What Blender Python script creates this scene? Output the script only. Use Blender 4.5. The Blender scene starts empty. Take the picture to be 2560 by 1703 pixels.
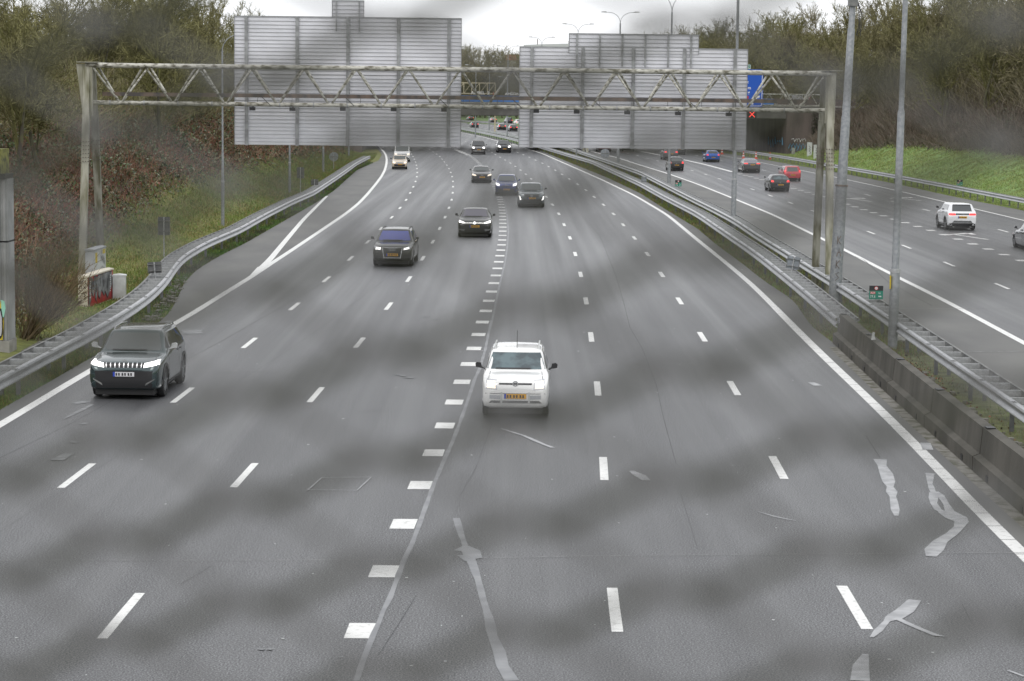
import bpy, bmesh, math, random
import numpy as np
from mathutils import Vector, Matrix, noise
from mathutils.bvhtree import BVHTree

C = bpy.context.scene.collection
scene = bpy.context.scene
PI = math.pi

# ------------------------------------------------------------------ camera
F, CAMH, ROLL = 5600.0, 7.45, 0.011
PITCH = math.atan((851.5 - 245.8) / F)
fwd = Vector((0, math.cos(PITCH), -math.sin(PITCH)))
r0 = Vector((1, 0, 0)); u0 = Vector((0, math.sin(PITCH), math.cos(PITCH)))
RT = r0 * math.cos(ROLL) + u0 * math.sin(ROLL)
UP = u0 * math.cos(ROLL) - r0 * math.sin(ROLL)
cam_data = bpy.data.cameras.new("camera")
cam = bpy.data.objects.new("camera", cam_data); C.objects.link(cam)
cam.matrix_world = Matrix(((RT.x, UP.x, -fwd.x, 0), (RT.y, UP.y, -fwd.y, 0), (RT.z, UP.z, -fwd.z, CAMH), (0, 0, 0, 1)))
cam_data.sensor_width = 36.0
cam_data.lens = F / 2560 * 36
cam_data.dof.use_dof = True; cam_data.dof.focus_distance = 85.0; cam_data.dof.aperture_fstop = 8.4
cam_data.clip_start = 0.05; cam_data.clip_end = 6000
scene.camera = cam

# ------------------------------------------------------------------ light
SUN_EL, SUN_AZ = math.radians(48), math.radians(200)
w = bpy.data.worlds.new("World"); scene.world = w; w.use_nodes = True
nt = w.node_tree; nt.nodes.clear()
out = nt.nodes.new('ShaderNodeOutputWorld'); bg = nt.nodes.new('ShaderNodeBackground')
sky = nt.nodes.new('ShaderNodeTexSky'); sky.sky_type = 'NISHITA'; sky.sun_disc = False
sky.sun_elevation = SUN_EL; sky.sun_rotation = SUN_AZ; sky.dust_density = 5
tc = nt.nodes.new('ShaderNodeTexCoord'); mp = nt.nodes.new('ShaderNodeMapping'); mp.inputs['Scale'].default_value = (1, 1, 3.2)
nz = nt.nodes.new('ShaderNodeTexNoise'); nz.inputs['Scale'].default_value = 3.0; nz.inputs['Detail'].default_value = 5
cr = nt.nodes.new('ShaderNodeValToRGB')
cr.color_ramp.elements[0].position = 0.32; cr.color_ramp.elements[0].color = (9.6, 9.8, 10.1, 1)
cr.color_ramp.elements[1].position = 0.62; cr.color_ramp.elements[1].color = (11.2, 11.3, 11.5, 1)
mx = nt.nodes.new('ShaderNodeMixRGB'); mx.inputs[0].default_value = 0.93
L = nt.links.new
L(tc.outputs['Generated'], mp.inputs[0]); L(mp.outputs[0], nz.inputs[0]); L(nz.outputs[0], cr.inputs[0])
L(sky.outputs[0], mx.inputs[1]); L(cr.outputs[0], mx.inputs[2]); L(mx.outputs[0], bg.inputs[0]); L(bg.outputs[0], out.inputs[0])
bg.inputs[1].default_value = 0.10
sd = bpy.data.lights.new("sun", 'SUN'); sd.energy = 0.6; sd.angle = math.radians(25); sd.color = (1, .97, .93)
sun = bpy.data.objects.new("sun", sd); C.objects.link(sun)
sdir = Vector((math.sin(SUN_AZ) * math.cos(SUN_EL), math.cos(SUN_AZ) * math.cos(SUN_EL), math.sin(SUN_EL)))
sun.rotation_euler = sdir.to_track_quat('Z', 'Y').to_euler(); sun.location = (0, 0, 60)
scene.view_settings.view_transform = 'Standard'; scene.view_settings.look = 'None'
scene.view_settings.exposure = 0.18; scene.view_settings.gamma = 1

# ------------------------------------------------------------------ geometry of the photograph -> metres
def ray(px, py):
    return fwd + RT * ((px - 1280) / F) + UP * ((851.5 - py) / F)
def at(px, py, h=0.0):
    d = ray(px, py); t = (h - CAMH) / d.z
    return Vector((d.x * t, d.y * t, h))
def atY(px, py, Y):
    d = ray(px, py); t = Y / d.y
    return Vector((d.x * t, Y, CAMH + d.z * t))
def line(pts, h=0.0):
    P = sorted([(at(a, b, h).y, at(a, b, h).x) for a, b in pts])
    return np.array([p[0] for p in P]), np.array([p[1] for p in P])
ref_pts = [(1154,331.9),(1206,342),(1254,355.3),(1280,360),(1356.5,384.5),(1433,418),(1509.6,451.8),(1586,488.6),(1668.7,537.5),
 (1743.5,600),(1815,657.6),(1870,703),(1900,731),(1979,811.5),(2057.8,890.4),(2152.5,978.8),(2231.4,1054.5),(2272.5,1095),(2560,1396)]
RZ, RX = line(ref_pts)
def smooth_fn(zs, xs, win):
    g = np.arange(5, 1400, 2.0)
    v = np.interp(g, zs, xs)
    s0 = (xs[1] - xs[0]) / (zs[1] - zs[0])
    return g, v, s0
GZ = np.arange(4.0, 1401.0, 2.0)
def gridfn(zs, xs, ref=None, win=7):
    v = np.interp(GZ, zs, xs)
    hi = GZ > zs[-1]; lo = GZ < zs[0]
    if ref is None:
        zl = zs[-1]
        v[hi] = xs[-1] - 0.10 * (GZ[hi] - zl) - (GZ[hi] - zl) ** 2 / 3600
        v[lo] = xs[0]
    else:
        v[hi] = xs[-1] + ref[hi] - np.interp(zs[-1], GZ, ref)
        v[lo] = xs[0] + ref[lo] - np.interp(zs[0], GZ, ref)
    k = np.ones(win) / win
    pad = np.concatenate([np.full(win, 0), v, np.full(win, 0)])
    pad[:win] = v[0] - (v[1] - v[0]) * np.arange(win, 0, -1); pad[-win:] = v[-1] + (v[-1] - v[-2]) * np.arange(1, win + 1)
    v = np.convolve(pad, k, 'same')[win:-win]
    return v
REF = gridfn(RZ, RX)
def mk(pts, h=0.0, win=7, asc=None):
    zs, xs = line(pts, h)
    v = gridfn(zs, xs, REF, win)
    return lambda y: np.interp(y, GZ, v)
ref = lambda y: np.interp(y, GZ, REF)
lineD = mk([(1528,1526),(1511,1184),(1495.5,974),(1478,844),(1466,755),(1453,690),(1439,637.5),(1426,596),(1411,564),(1399,536.5),(1383,514),(1369.5,496.5),(1331,449.8),(1318.4,439),(1304.7,428),(1292,419),(1279,409.8),(1265.6,401.8),(1252.4,394.3),(1239,387.5),(1217.6,372)])
lineE = mk([(2129,1523),(1951.7,1177),(1835.5,970),(1755,841),(1700,753),(1654,686.5),(1619.5,635),(1586,595),(1557.5,561.5),(1532.5,533),(1509,512.4),(1486,493),(1464,475),(1444.6,461),(1389,426.3),(1372.4,417),(1355.7,408),(1339,400.7),(1322.8,393.4),(1306.4,386.5)])
lineB = mk([(295.6,1537),(608.5,1191.6),(792.8,985.2),(901.7,853.7),(974,763.5),(1024,695.9),(1057.8,645.5),(1083.7,603),(1100,570),(1113.5,542),(1123,519),(1129.5,500.3),(1132,482),(1132.7,467),(1132.7,453.9),(1130.8,442.4),(1127,431.6),(1122.9,422),(1117,413),(1111,404.8),(1105,397.7),(1099,390.3),(1083,379.7),(1075,375),(1067,370.7),(1059.7,366)])
lineA = mk([(192,1189.5),(455,990),(625.5,856.7),(737,766),(817,698),(875.8,647.5),(919.6,605),(953,571),(979.6,543.7),(1000,520.5),(1014.8,501.6),(1024.9,483.6),(1032.9,468.6),(1038.6,455.2),(1042,443.3),(1043.3,432.7),(1042.8,423.2),(1041.3,413.8),(1039,405.7),(1036,398.3),(1032.4,391),(1027.6,384.4)])
lineL = mk([(0,1064),(107.5,997),(236.5,920),(433,811.6),(482.9,783.4),(565.8,730.3),(632,690.5),(665.3,667.3),(731.6,624.2),(797.9,579.5),(864.2,534.7),(897.3,508.2),(920,484),(939,461),(953.5,441.8),(962,425.6),(965.9,411.2),(966.9,399.7),(965,388.3),(960.2,380.6),(953.5,373),(946.8,365.3)], win=5)
lineL2 = mk([(640,683),(675.2,649),(705,612.6),(758,549.6),(824.4,483.3)], win=3)
lineC = mk([(898.7,1577),(961.4,1431),(1010.8,1314),(1051,1217.5),(1085,1136.3),(1114,1067.7),(1136.3,1009.4),(1156.2,958.3),(1172.7,912.9),(1186.7,873.1),(1197.6,838),(1207.2,807.5),(1215.8,778.6),(1223.1,752.8),(1230,730.6),(1236.4,709),(1241,689),(1245,671.2),(1248,655.3),(1250.6,640),(1253.6,625.8),(1255.3,612.5),(1256.6,600.6),(1257.6,588.6),(1258,578),(1258,558.5),(1256.6,526),(1250.7,494.2),(1232,456),(1203.5,414.5),(1190,400.5),(1176,390),(1150,379),(1124,366)])
rL = mk([(1480,379),(1500.5,384.3),(1549,396),(1592,410.4),(1668.5,433.7),(1743.5,460.3),(1839,498.6),(1934.8,538),(2000,570.1),(2107,622.4),(2227.6,685.3),(2348,744),(2452.6,800),(2560,858)])
rD1 = mk([(1640,401),(1732,427),(1766.7,436.9),(1803,448.6),(1842.7,461),(1882.6,473.7),(1928.8,490.2),(1980.7,508.6),(2034,528.2),(2109.3,555.7),(2177.6,581.7),(2267.8,617.8),(2369.6,659),(2504,715.3)])
rBL = mk([(1587.3,375.4),(1623.7,382.9),(1695.7,396.5),(1767.4,412.5),(1833,430.4),(1857.8,436.9),(1886.2,444.5),(1913,452),(1980.2,469.9),(2032,485),(2077.7,497.8),(2136,517.4),(2183.5,531.3),(2233,547.9),(2293.3,565.9),(2358,586.2),(2430.4,609.5),(2512.9,637),(2554.4,653)])
rD2 = mk([(1825,406.3),(1904.9,425),(2109,471.9),(2166,486.6),(2229,503.5),(2314.7,524.9),(2508,577)])
rR = mk([(1840,395),(1898.9,405.8),(1953.9,416.8),(2041,433.5),(2107,447),(2235.7,475),(2375,508),(2560,551.4)])
paveR = mk([(1840,387),(2000,414.8),(2107,433.6),(2241,460),(2375,489.8),(2560,526.8)])
paveL = mk([(0,1024),(107,965),(231,892),(398,810),(434.7,767),(459,709),(490,675.5),(551,638.8),(612,609),(698,559.6),(791,506.5),(833.9,477.5),(892,425.5),(947,401)], win=3)
paveM1 = mk([(1280,356),(1356,378),(1440,413),(1520,445),(1600,483),(1671.7,528.5),(1743.5,571.5),(1791,612),(1863,664.8),(1910.8,703),(1985,751.5),(2026,814.6),(2089,862),(2165,912.5),(2247,985),(2342,1079.8),(2408,1148),(2560,1285)], win=3)
railL = mk([(0,943),(122.4,877.5),(214,833),(306,779.6),(367,739.8),(407,703),(420,685.6),(437.7,660),(459,637),(516,604),(599,569.5),(665,533),(731.6,500),(784.9,477.5),(846,437.7),(892,405.6),(922.6,390.3),(941,382.6)], .75, win=3)
railM1 = mk([(1154,320.9),(1206,330.4),(1263.5,342.4),(1297,350.5),(1480,403),(1600,456.7),(1659.8,489),(1743.5,530.9),(1815,578.7),(1887,626.5),(1963,685),(2026,735.7),(2102,802)], .75, win=5)
railM2 = mk([(1480,389),(1600,429),(1659.8,459),(1719.6,489),(1791,523.7),(1839,548.8),(1887,581),(1958.7,624),(2025.6,664.8),(2095.7,707.3),(2215.7,786),(2294.6,840),(2373.5,893.6),(2468,956.7),(2560,1019.8)], .75, win=5)
railR = mk([(1865,377),(1939.5,388),(2000,397.4),(2107,416),(2235.7,437.6),(2375,463),(2560,497.8)], .75)
paveM2 = lambda y: railM2(y) + 0.95
barr = mk([(2110,783),(2174.6,836.7),(2263,903),(2364,985),(2500,1083),(2560,1128)], .9)
def tang(fn, y): return float((fn(y + 4) - fn(y - 4)) / 8)

# ------------------------------------------------------------------ terrain
def footL(y):
    b = railL(np.minimum(y, 250)) - 2.0
    return np.where(y > 250, b - (np.maximum(y - 250, 0)) ** 2 / 2600 - 0.02 * np.maximum(y - 250, 0), b)
def footR(y):
    return railR(y) + 1.3 + 7.0 * np.clip((y - 286) / 26, 0, 1) * np.clip((372 - y) / 22, 0, 1)
def ramp(d, s, top):
    d = np.maximum(d, 0)
    a = np.where(d < 2, s * d * d / 4, s * d - s)
    lim = top
    return np.where(a < lim, a, lim + 0.10 * (a - lim))
def lump(x, y):
    return (np.sin(x * .9 + 1.3 * np.sin(y * .21)) * np.sin(y * .33 + x * .17) + .5 * np.sin(x * 2.1 + y * .8) * np.sin(y * 1.1 - x * .6))
def ground_h(x, y):
    x = np.asarray(x, float); y = np.asarray(y, float)
    dl = footL(y) - x; dr = x - footR(y)
    fade = np.clip((700 - y) / 80, 0, 1)
    h = ramp(dl, .56, 8.8) * np.clip((460 - y) / 80, 0, 1) + ramp(dr, .5, 8.5) * fade
    h = h + 0.16 * lump(x, y) * np.clip(np.maximum(dl, dr) / 5, 0, 1)
    return h - 0.05
def on_terrain(px, py):
    d = ray(px, py)
    t = 20.0
    while t < 1500:
        p = Vector((0, 0, CAMH)) + d * t
        if p.z <= float(ground_h(p.x, p.y)): return p
        t += 0.5
    return p

# ------------------------------------------------------------------ materials
M = {}
def mat(name, col, rough=.6, metal=0.0, col2=None, scale=6.0, lo=.4, hi=.6, bump=0.0, bscale=None, emit=None, estr=0.0, detail=6, spec=.5, stretch=None, coat=0.0):
    m = bpy.data.materials.new(name); m.use_nodes = True
    t = m.node_tree; b = t.nodes['Principled BSDF']
    b.inputs['Base Color'].default_value = (*col, 1); b.inputs['Roughness'].default_value = rough
    b.inputs['Metallic'].default_value = metal; b.inputs['Specular IOR Level'].default_value = spec
    if coat: b.inputs['Coat Weight'].default_value = coat; b.inputs['Coat Roughness'].default_value = .04
    if emit: b.inputs['Emission Color'].default_value = (*emit, 1); b.inputs['Emission Strength'].default_value = estr
    if col2 or bump:
        g = t.nodes.new('ShaderNodeNewGeometry') ; mpn = t.nodes.new('ShaderNodeMapping')
        t.links.new(g.outputs['Position'], mpn.inputs[0])
        if stretch: mpn.inputs['Scale'].default_value = stretch
        if col2:
            n = t.nodes.new('ShaderNodeTexNoise'); n.inputs['Scale'].default_value = scale; n.inputs['Detail'].default_value = detail
            r = t.nodes.new('ShaderNodeValToRGB'); r.color_ramp.elements[0].position = lo; r.color_ramp.elements[1].position = hi
            r.color_ramp.elements[0].color = (*col, 1); r.color_ramp.elements[1].color = (*col2, 1)
            t.links.new(mpn.outputs[0], n.inputs[0]); t.links.new(n.outputs[0], r.inputs[0]); t.links.new(r.outputs[0], b.inputs['Base Color'])
        if bump:
            n2 = t.nodes.new('ShaderNodeTexNoise'); n2.inputs['Scale'].default_value = bscale or scale * 4; n2.inputs['Detail'].default_value = 4
            bp = t.nodes.new('ShaderNodeBump'); bp.inputs['Strength'].default_value = bump; bp.inputs['Distance'].default_value = .02
            t.links.new(mpn.outputs[0], n2.inputs[0]); t.links.new(n2.outputs[0], bp.inputs['Height']); t.links.new(bp.outputs[0], b.inputs['Normal'])
    M[name] = m
    return m

def asphalt(name, base, dark, light, rough):
    m = bpy.data.materials.new(name); m.use_nodes = True
    t = m.node_tree; b = t.nodes['Principled BSDF']; lk = t.links.new
    g = t.nodes.new('ShaderNodeNewGeometry')
    def nz(scale, det=4, st=None):
        n = t.nodes.new('ShaderNodeTexNoise'); n.inputs['Scale'].default_value = scale; n.inputs['Detail'].default_value = det
        mpn = t.nodes.new('ShaderNodeMapping'); lk(g.outputs['Position'], mpn.inputs[0]); lk(mpn.outputs[0], n.inputs[0])
        if st: mpn.inputs['Scale'].default_value = st
        return n
    speck = nz(38, 3); patch = nz(1.0, 5, (1, .18, 1)); streak = nz(1.0, 3, (1.1, .012, 1))
    r1 = t.nodes.new('ShaderNodeValToRGB'); e = r1.color_ramp.elements
    e[0].position = .40; e[0].color = (*dark, 1); e[1].position = .61; e[1].color = (*light, 1)
    k = e.new(.5); k.color = (*base, 1)
    lk(speck.outputs[0], r1.inputs[0])
    r2 = t.nodes.new('ShaderNodeMapRange'); r2.inputs[1].default_value = .3; r2.inputs[2].default_value = .7; r2.inputs[3].default_value = .93; r2.inputs[4].default_value = 1.08
    lk(patch.outputs[0], r2.inputs[0])
    r3 = t.nodes.new('ShaderNodeMapRange'); r3.inputs[1].default_value = .3; r3.inputs[2].default_value = .7; r3.inputs[3].default_value = .88; r3.inputs[4].default_value = 1.13
    lk(streak.outputs[0], r3.inputs[0])
    lane = nz(1.0, 1, (.30, .004, 1)); r5 = t.nodes.new('ShaderNodeMapRange'); r5.inputs[1].default_value = .35; r5.inputs[2].default_value = .65; r5.inputs[3].default_value = .86; r5.inputs[4].default_value = 1.14
    lk(lane.outputs[0], r5.inputs[0]); m0 = t.nodes.new('ShaderNodeMath'); m0.operation = 'MULTIPLY'; lk(r2.outputs[0], m0.inputs[0]); lk(r5.outputs[0], m0.inputs[1])
    mu = t.nodes.new('ShaderNodeMath'); mu.operation = 'MULTIPLY'; lk(m0.outputs[0], mu.inputs[0]); lk(r3.outputs[0], mu.inputs[1])
    mm = t.nodes.new('ShaderNodeMixRGB'); mm.blend_type = 'MULTIPLY'; mm.inputs[0].default_value = 1
    lk(r1.outputs[0], mm.inputs[1]); lk(mu.outputs[0], mm.inputs[2]); lk(mm.outputs[0], b.inputs['Base Color'])
    rr = t.nodes.new('ShaderNodeMapRange'); rr.inputs[1].default_value = .3; rr.inputs[2].default_value = .7; rr.inputs[3].default_value = rough - .08; rr.inputs[4].default_value = rough + .1
    lk(streak.outputs[0], rr.inputs[0]); lk(rr.outputs[0], b.inputs['Roughness'])
    bp = t.nodes.new('ShaderNodeBump'); bp.inputs['Strength'].default_value = .14; bp.inputs['Distance'].default_value = .006
    n4 = nz(120, 2); lk(n4.outputs[0], bp.inputs['Height']); lk(bp.outputs[0], b.inputs['Normal'])
    M[name] = m
asphalt('asphalt', (.068,.069,.072), (.014,.015,.016), (.19,.192,.198), .42)
mat('shoulder', (.12,.12,.118), .7, col2=(.165,.165,.155), scale=.5, lo=.35, hi=.7, bump=.3, bscale=40, stretch=(1, .3, 1))
mat('paint', (.80,.80,.78), .5, col2=(.50,.50,.48), scale=9, lo=.54, hi=.72, detail=8)
mat('paint_thin', (.13,.13,.13), .5, col2=(.36,.36,.35), scale=5)
mat('sealant', (.20,.205,.215), .5, col2=(.27,.275,.285), scale=2)
mat('sealant2', (.30,.305,.315), .5, col2=(.42,.425,.435), scale=4)
mat('sealant_dull', (.15,.155,.16), .5, col2=(.24,.245,.25), scale=5)
mat('crack', (.07,.071,.073), .8)
mat('steel', (.50,.51,.53), .4, .25, col2=(.36,.37,.38), scale=2.5, lo=.3, hi=.75)
mat('steel_dark', (.16,.165,.165), .6, .3, col2=(.28,.28,.27), scale=3)
mat('galv', (.50,.51,.52), .5, .3, col2=(.40,.41,.42), scale=14, lo=.42, hi=.6)
mat('pole_grey', (.25,.265,.28), .5, .3, col2=(.33,.345,.355), scale=9, lo=.4, hi=.62)
mat('gantry', (.55,.54,.48), .55, .1, col2=(.13,.12,.085), scale=9, lo=.44, hi=.64, stretch=(.5, 1, 1), detail=12)
mat('gantry_leg', (.40,.39,.32), .6, .05, col2=(.16,.155,.09), scale=1.4, lo=.42, hi=.68, stretch=(3, 3, .5), detail=9)
mat('moss_leg', (.12,.115,.075), .9, col2=(.30,.295,.25), scale=1.6, lo=.4, hi=.62, stretch=(3, 3, .6))
mat('tray', (.20,.15,.12), .75, .1, col2=(.10,.09,.085), scale=2, stretch=(1.5, 1, 1))
mat('board', (.78,.785,.82), .45, .0, col2=(.70,.705,.74), scale=1.4, lo=.3, hi=.7)
mat('board_post', (.38,.39,.40), .5, .3, col2=(.26,.265,.27), scale=4)
mat('sign_back', (.12,.125,.13), .55, .2, col2=(.17,.175,.18), scale=6)
mat('sign_back_light', (.34,.37,.40), .5, .3, col2=(.28,.30,.33), scale=6)
mat('black', (.012,.012,.013), .5)
mat('rubber', (.02,.02,.021), .8)
mat('concrete', (.105,.098,.083), .85, col2=(.055,.052,.042), scale=1.1, lo=.38, hi=.66, bump=.4, bscale=20, stretch=(1, 1, .35), detail=9)
mat('concrete_moss', (.10,.094,.078), .85, col2=(.12,.105,.03), scale=1.4, lo=.5, hi=.66, bump=.4, bscale=20, stretch=(1, 1, .4))
mat('concrete_light', (.36,.35,.325), .85, col2=(.27,.26,.24), scale=2, bump=.3, bscale=20)
mat('girder', (.17,.165,.158), .8, col2=(.11,.107,.10), scale=.8)
mat('abut', (.15,.12,.11), .85, col2=(.09,.075,.07), scale=.5, stretch=(1, 1, .3))
mat('rib_wall', (.34,.345,.345), .85, col2=(.25,.255,.25), scale=1.2, bump=.2, bscale=18)
mat('moss_yellow', (.22,.22,.05), .9, col2=(.07,.075,.02), scale=5, lo=.45, hi=.6)
mat('cab_cream', (.62,.57,.46), .55, col2=(.52,.48,.39), scale=3)
mat('cab_grey', (.40,.42,.45), .5, col2=(.46,.47,.49), scale=2)
mat('cab_white', (.62,.63,.63), .5, col2=(.5,.51,.5), scale=3)
mat('spray_red', (.42,.025,.03), .5, col2=(.30,.03,.03), scale=4)
mat('spray_silver', (.30,.31,.32), .4, .3, col2=(.07,.075,.08), scale=2.2, lo=.42, hi=.62)
mat('spray_black', (.012,.012,.014), .5)
mat('spray_white', (.75,.75,.75), .5)
mat('spray_yellow', (.62,.48,.03), .5)
mat('spray_mint', (.33,.66,.52), .5)
mat('spray_blue', (.10,.28,.42), .6)
mat('spray_pink', (.45,.06,.18), .6)
mat('lilac', (.50,.50,.54), .5)
mat('sign_blue', (.012,.10,.52), .4)
mat('banner_blue', (.03,.17,.52), .5, col2=(.05,.22,.6), scale=1)
mat('sign_green', (.01,.22,.15), .4)
mat('sign_white', (.8,.8,.8), .4)
mat('sign_red', (.55,.03,.03), .4)
mat('sign_cream', (.55,.52,.36), .5)
mat('cream_steel', (.50,.44,.30), .6)
mat('led_red', (.3,.01,.01), .5, emit=(1, .07, .05), estr=3.0)
mat('rock', (.62,.62,.60), .8, col2=(.4,.4,.38), scale=6)
mat('cone_red', (.75,.09,.04), .5)
mat('bark', (.07,.06,.045), .9, col2=(.10,.10,.05), scale=3)
mat('roof_white', (.55,.56,.57), .6)
mat('curb_stone', (.23,.22,.20), .9, col2=(.10,.10,.07), scale=3, lo=.45, hi=.6)
# car materials
mat('glass_dark', (.035,.04,.042), .06, spec=.9, coat=.5)
mat('glass_blue', (.10,.12,.42), .12, spec=.9)
mat('glass_lilac', (.17,.16,.21), .07, spec=.9)
mat('glass_teal', (.10,.15,.165), .08, spec=.9, col2=(.04,.06,.07), scale=3, lo=.4, hi=.6)
mat('glass_grey', (.09,.10,.10), .08, spec=.9)
mat('lamp_on', (.9,.9,.9), .3, emit=(1, .98, .94), estr=2.2)
mat('lamp_warm', (.8,.72,.6), .3, emit=(1, .84, .66), estr=.9)
mat('lamp_off', (.55,.56,.58), .15, .4)
mat('tail_on', (.5,.01,.01), .3, emit=(1, .05, .05), estr=1.3)
mat('tail_off', (.32,.012,.012), .25)
mat('plate_yellow', (.72,.37,.02), .5)
mat('plate_white', (.7,.7,.72), .5)
mat('plate_blue', (.02,.06,.45), .5)
mat('chrome', (.62,.63,.64), .25, .9)
mat('trim_black', (.022,.022,.024), .45)
mat('rim', (.35,.36,.37), .35, .7)
mat('reflector', (.5,.25,.1), .4)
def paintm(name, col, metal=.3, rough=.22):
    if name not in M: mat(name, col, rough, metal, coat=1.0)
    return M[name]

def vcol_mat(name, rough=.7, trans=0.0):
    m = bpy.data.materials.new(name); m.use_nodes = True
    t = m.node_tree; b = t.nodes['Principled BSDF']
    a = t.nodes.new('ShaderNodeAttribute'); a.attribute_name = 'Col'
    t.links.new(a.outputs['Color'], b.inputs['Base Color']); b.inputs['Roughness'].default_value = rough
    M[name] = m
vcol_mat('leafy', .55); vcol_mat('twiggy', .85)

# terrain material: grass low on the banks, bare brown soil under the thickets
m = bpy.data.materials.new('earth'); m.use_nodes = True; t = m.node_tree; b = t.nodes['Principled BSDF']; b.inputs['Roughness'].default_value = .9
a = t.nodes.new('ShaderNodeAttribute'); a.attribute_name = 'Col'
g = t.nodes.new('ShaderNodeNewGeometry'); n = t.nodes.new('ShaderNodeTexNoise'); n.inputs['Scale'].default_value = 2.5; n.inputs['Detail'].default_value = 8
t.links.new(g.outputs['Position'], n.inputs[0])
r = t.nodes.new('ShaderNodeMapRange'); r.inputs[1].default_value = .3; r.inputs[2].default_value = .7; r.inputs[3].default_value = .6; r.inputs[4].default_value = 1.4
t.links.new(n.outputs[0], r.inputs[0])
x = t.nodes.new('ShaderNodeMixRGB'); x.blend_type = 'MULTIPLY'; x.inputs[0].default_value = 1
t.links.new(a.outputs['Color'], x.inputs[1]); t.links.new(r.outputs[0], x.inputs[2]); t.links.new(x.outputs[0], b.inputs['Base Color'])
bp = t.nodes.new('ShaderNodeBump'); bp.inputs['Strength'].default_value = .8; bp.inputs['Distance'].default_value = .06
t.links.new(n.outputs[0], bp.inputs['Height']); t.links.new(bp.outputs[0], b.inputs['Normal'])
M['earth'] = m

# ------------------------------------------------------------------ object helpers
def link(o, parent=None):
    C.objects.link(o)
    if parent is not None: o.parent = parent
    return o
def tag(o, label=None, cat=None, group=None, kind=None):
    if label: o['label'] = label
    if cat: o['category'] = cat
    if group: o['group'] = group
    if kind: o['kind'] = kind
    return o
def empty(name, loc=(0, 0, 0), rz=0, label=None, cat=None, group=None):
    o = bpy.data.objects.new(name, None); o.empty_display_size = .3
    o.location = loc; o.rotation_euler = (0, 0, rz); C.objects.link(o)
    return tag(o, label, cat, group)
def mesh_np(name, V, Fq, m, parent=None, col=None, smooth=False):
    """fast mesh from numpy verts (n,3) and faces (k,c)"""
    me = bpy.data.meshes.new(name); V = np.asarray(V, np.float32); Fq = np.asarray(Fq, np.int32)
    c = Fq.shape[1]
    me.vertices.add(len(V)); me.vertices.foreach_set('co', V.ravel())
    me.loops.add(Fq.size); me.loops.foreach_set('vertex_index', Fq.ravel())
    me.polygons.add(len(Fq)); me.polygons.foreach_set('loop_start', np.arange(0, Fq.size, c, dtype=np.int32))
    if smooth: me.polygons.foreach_set('use_smooth', np.ones(len(Fq), bool))
    me.update(calc_edges=True)
    if col is not None:
        ca = me.color_attributes.new('Col', 'FLOAT_COLOR', 'POINT')
        cc = np.ones((len(V), 4), np.float32); cc[:, :3] = col; ca.data.foreach_set('color', cc.ravel())
    me.materials.append(m)
    return link(bpy.data.objects.new(name, me), parent)
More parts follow.
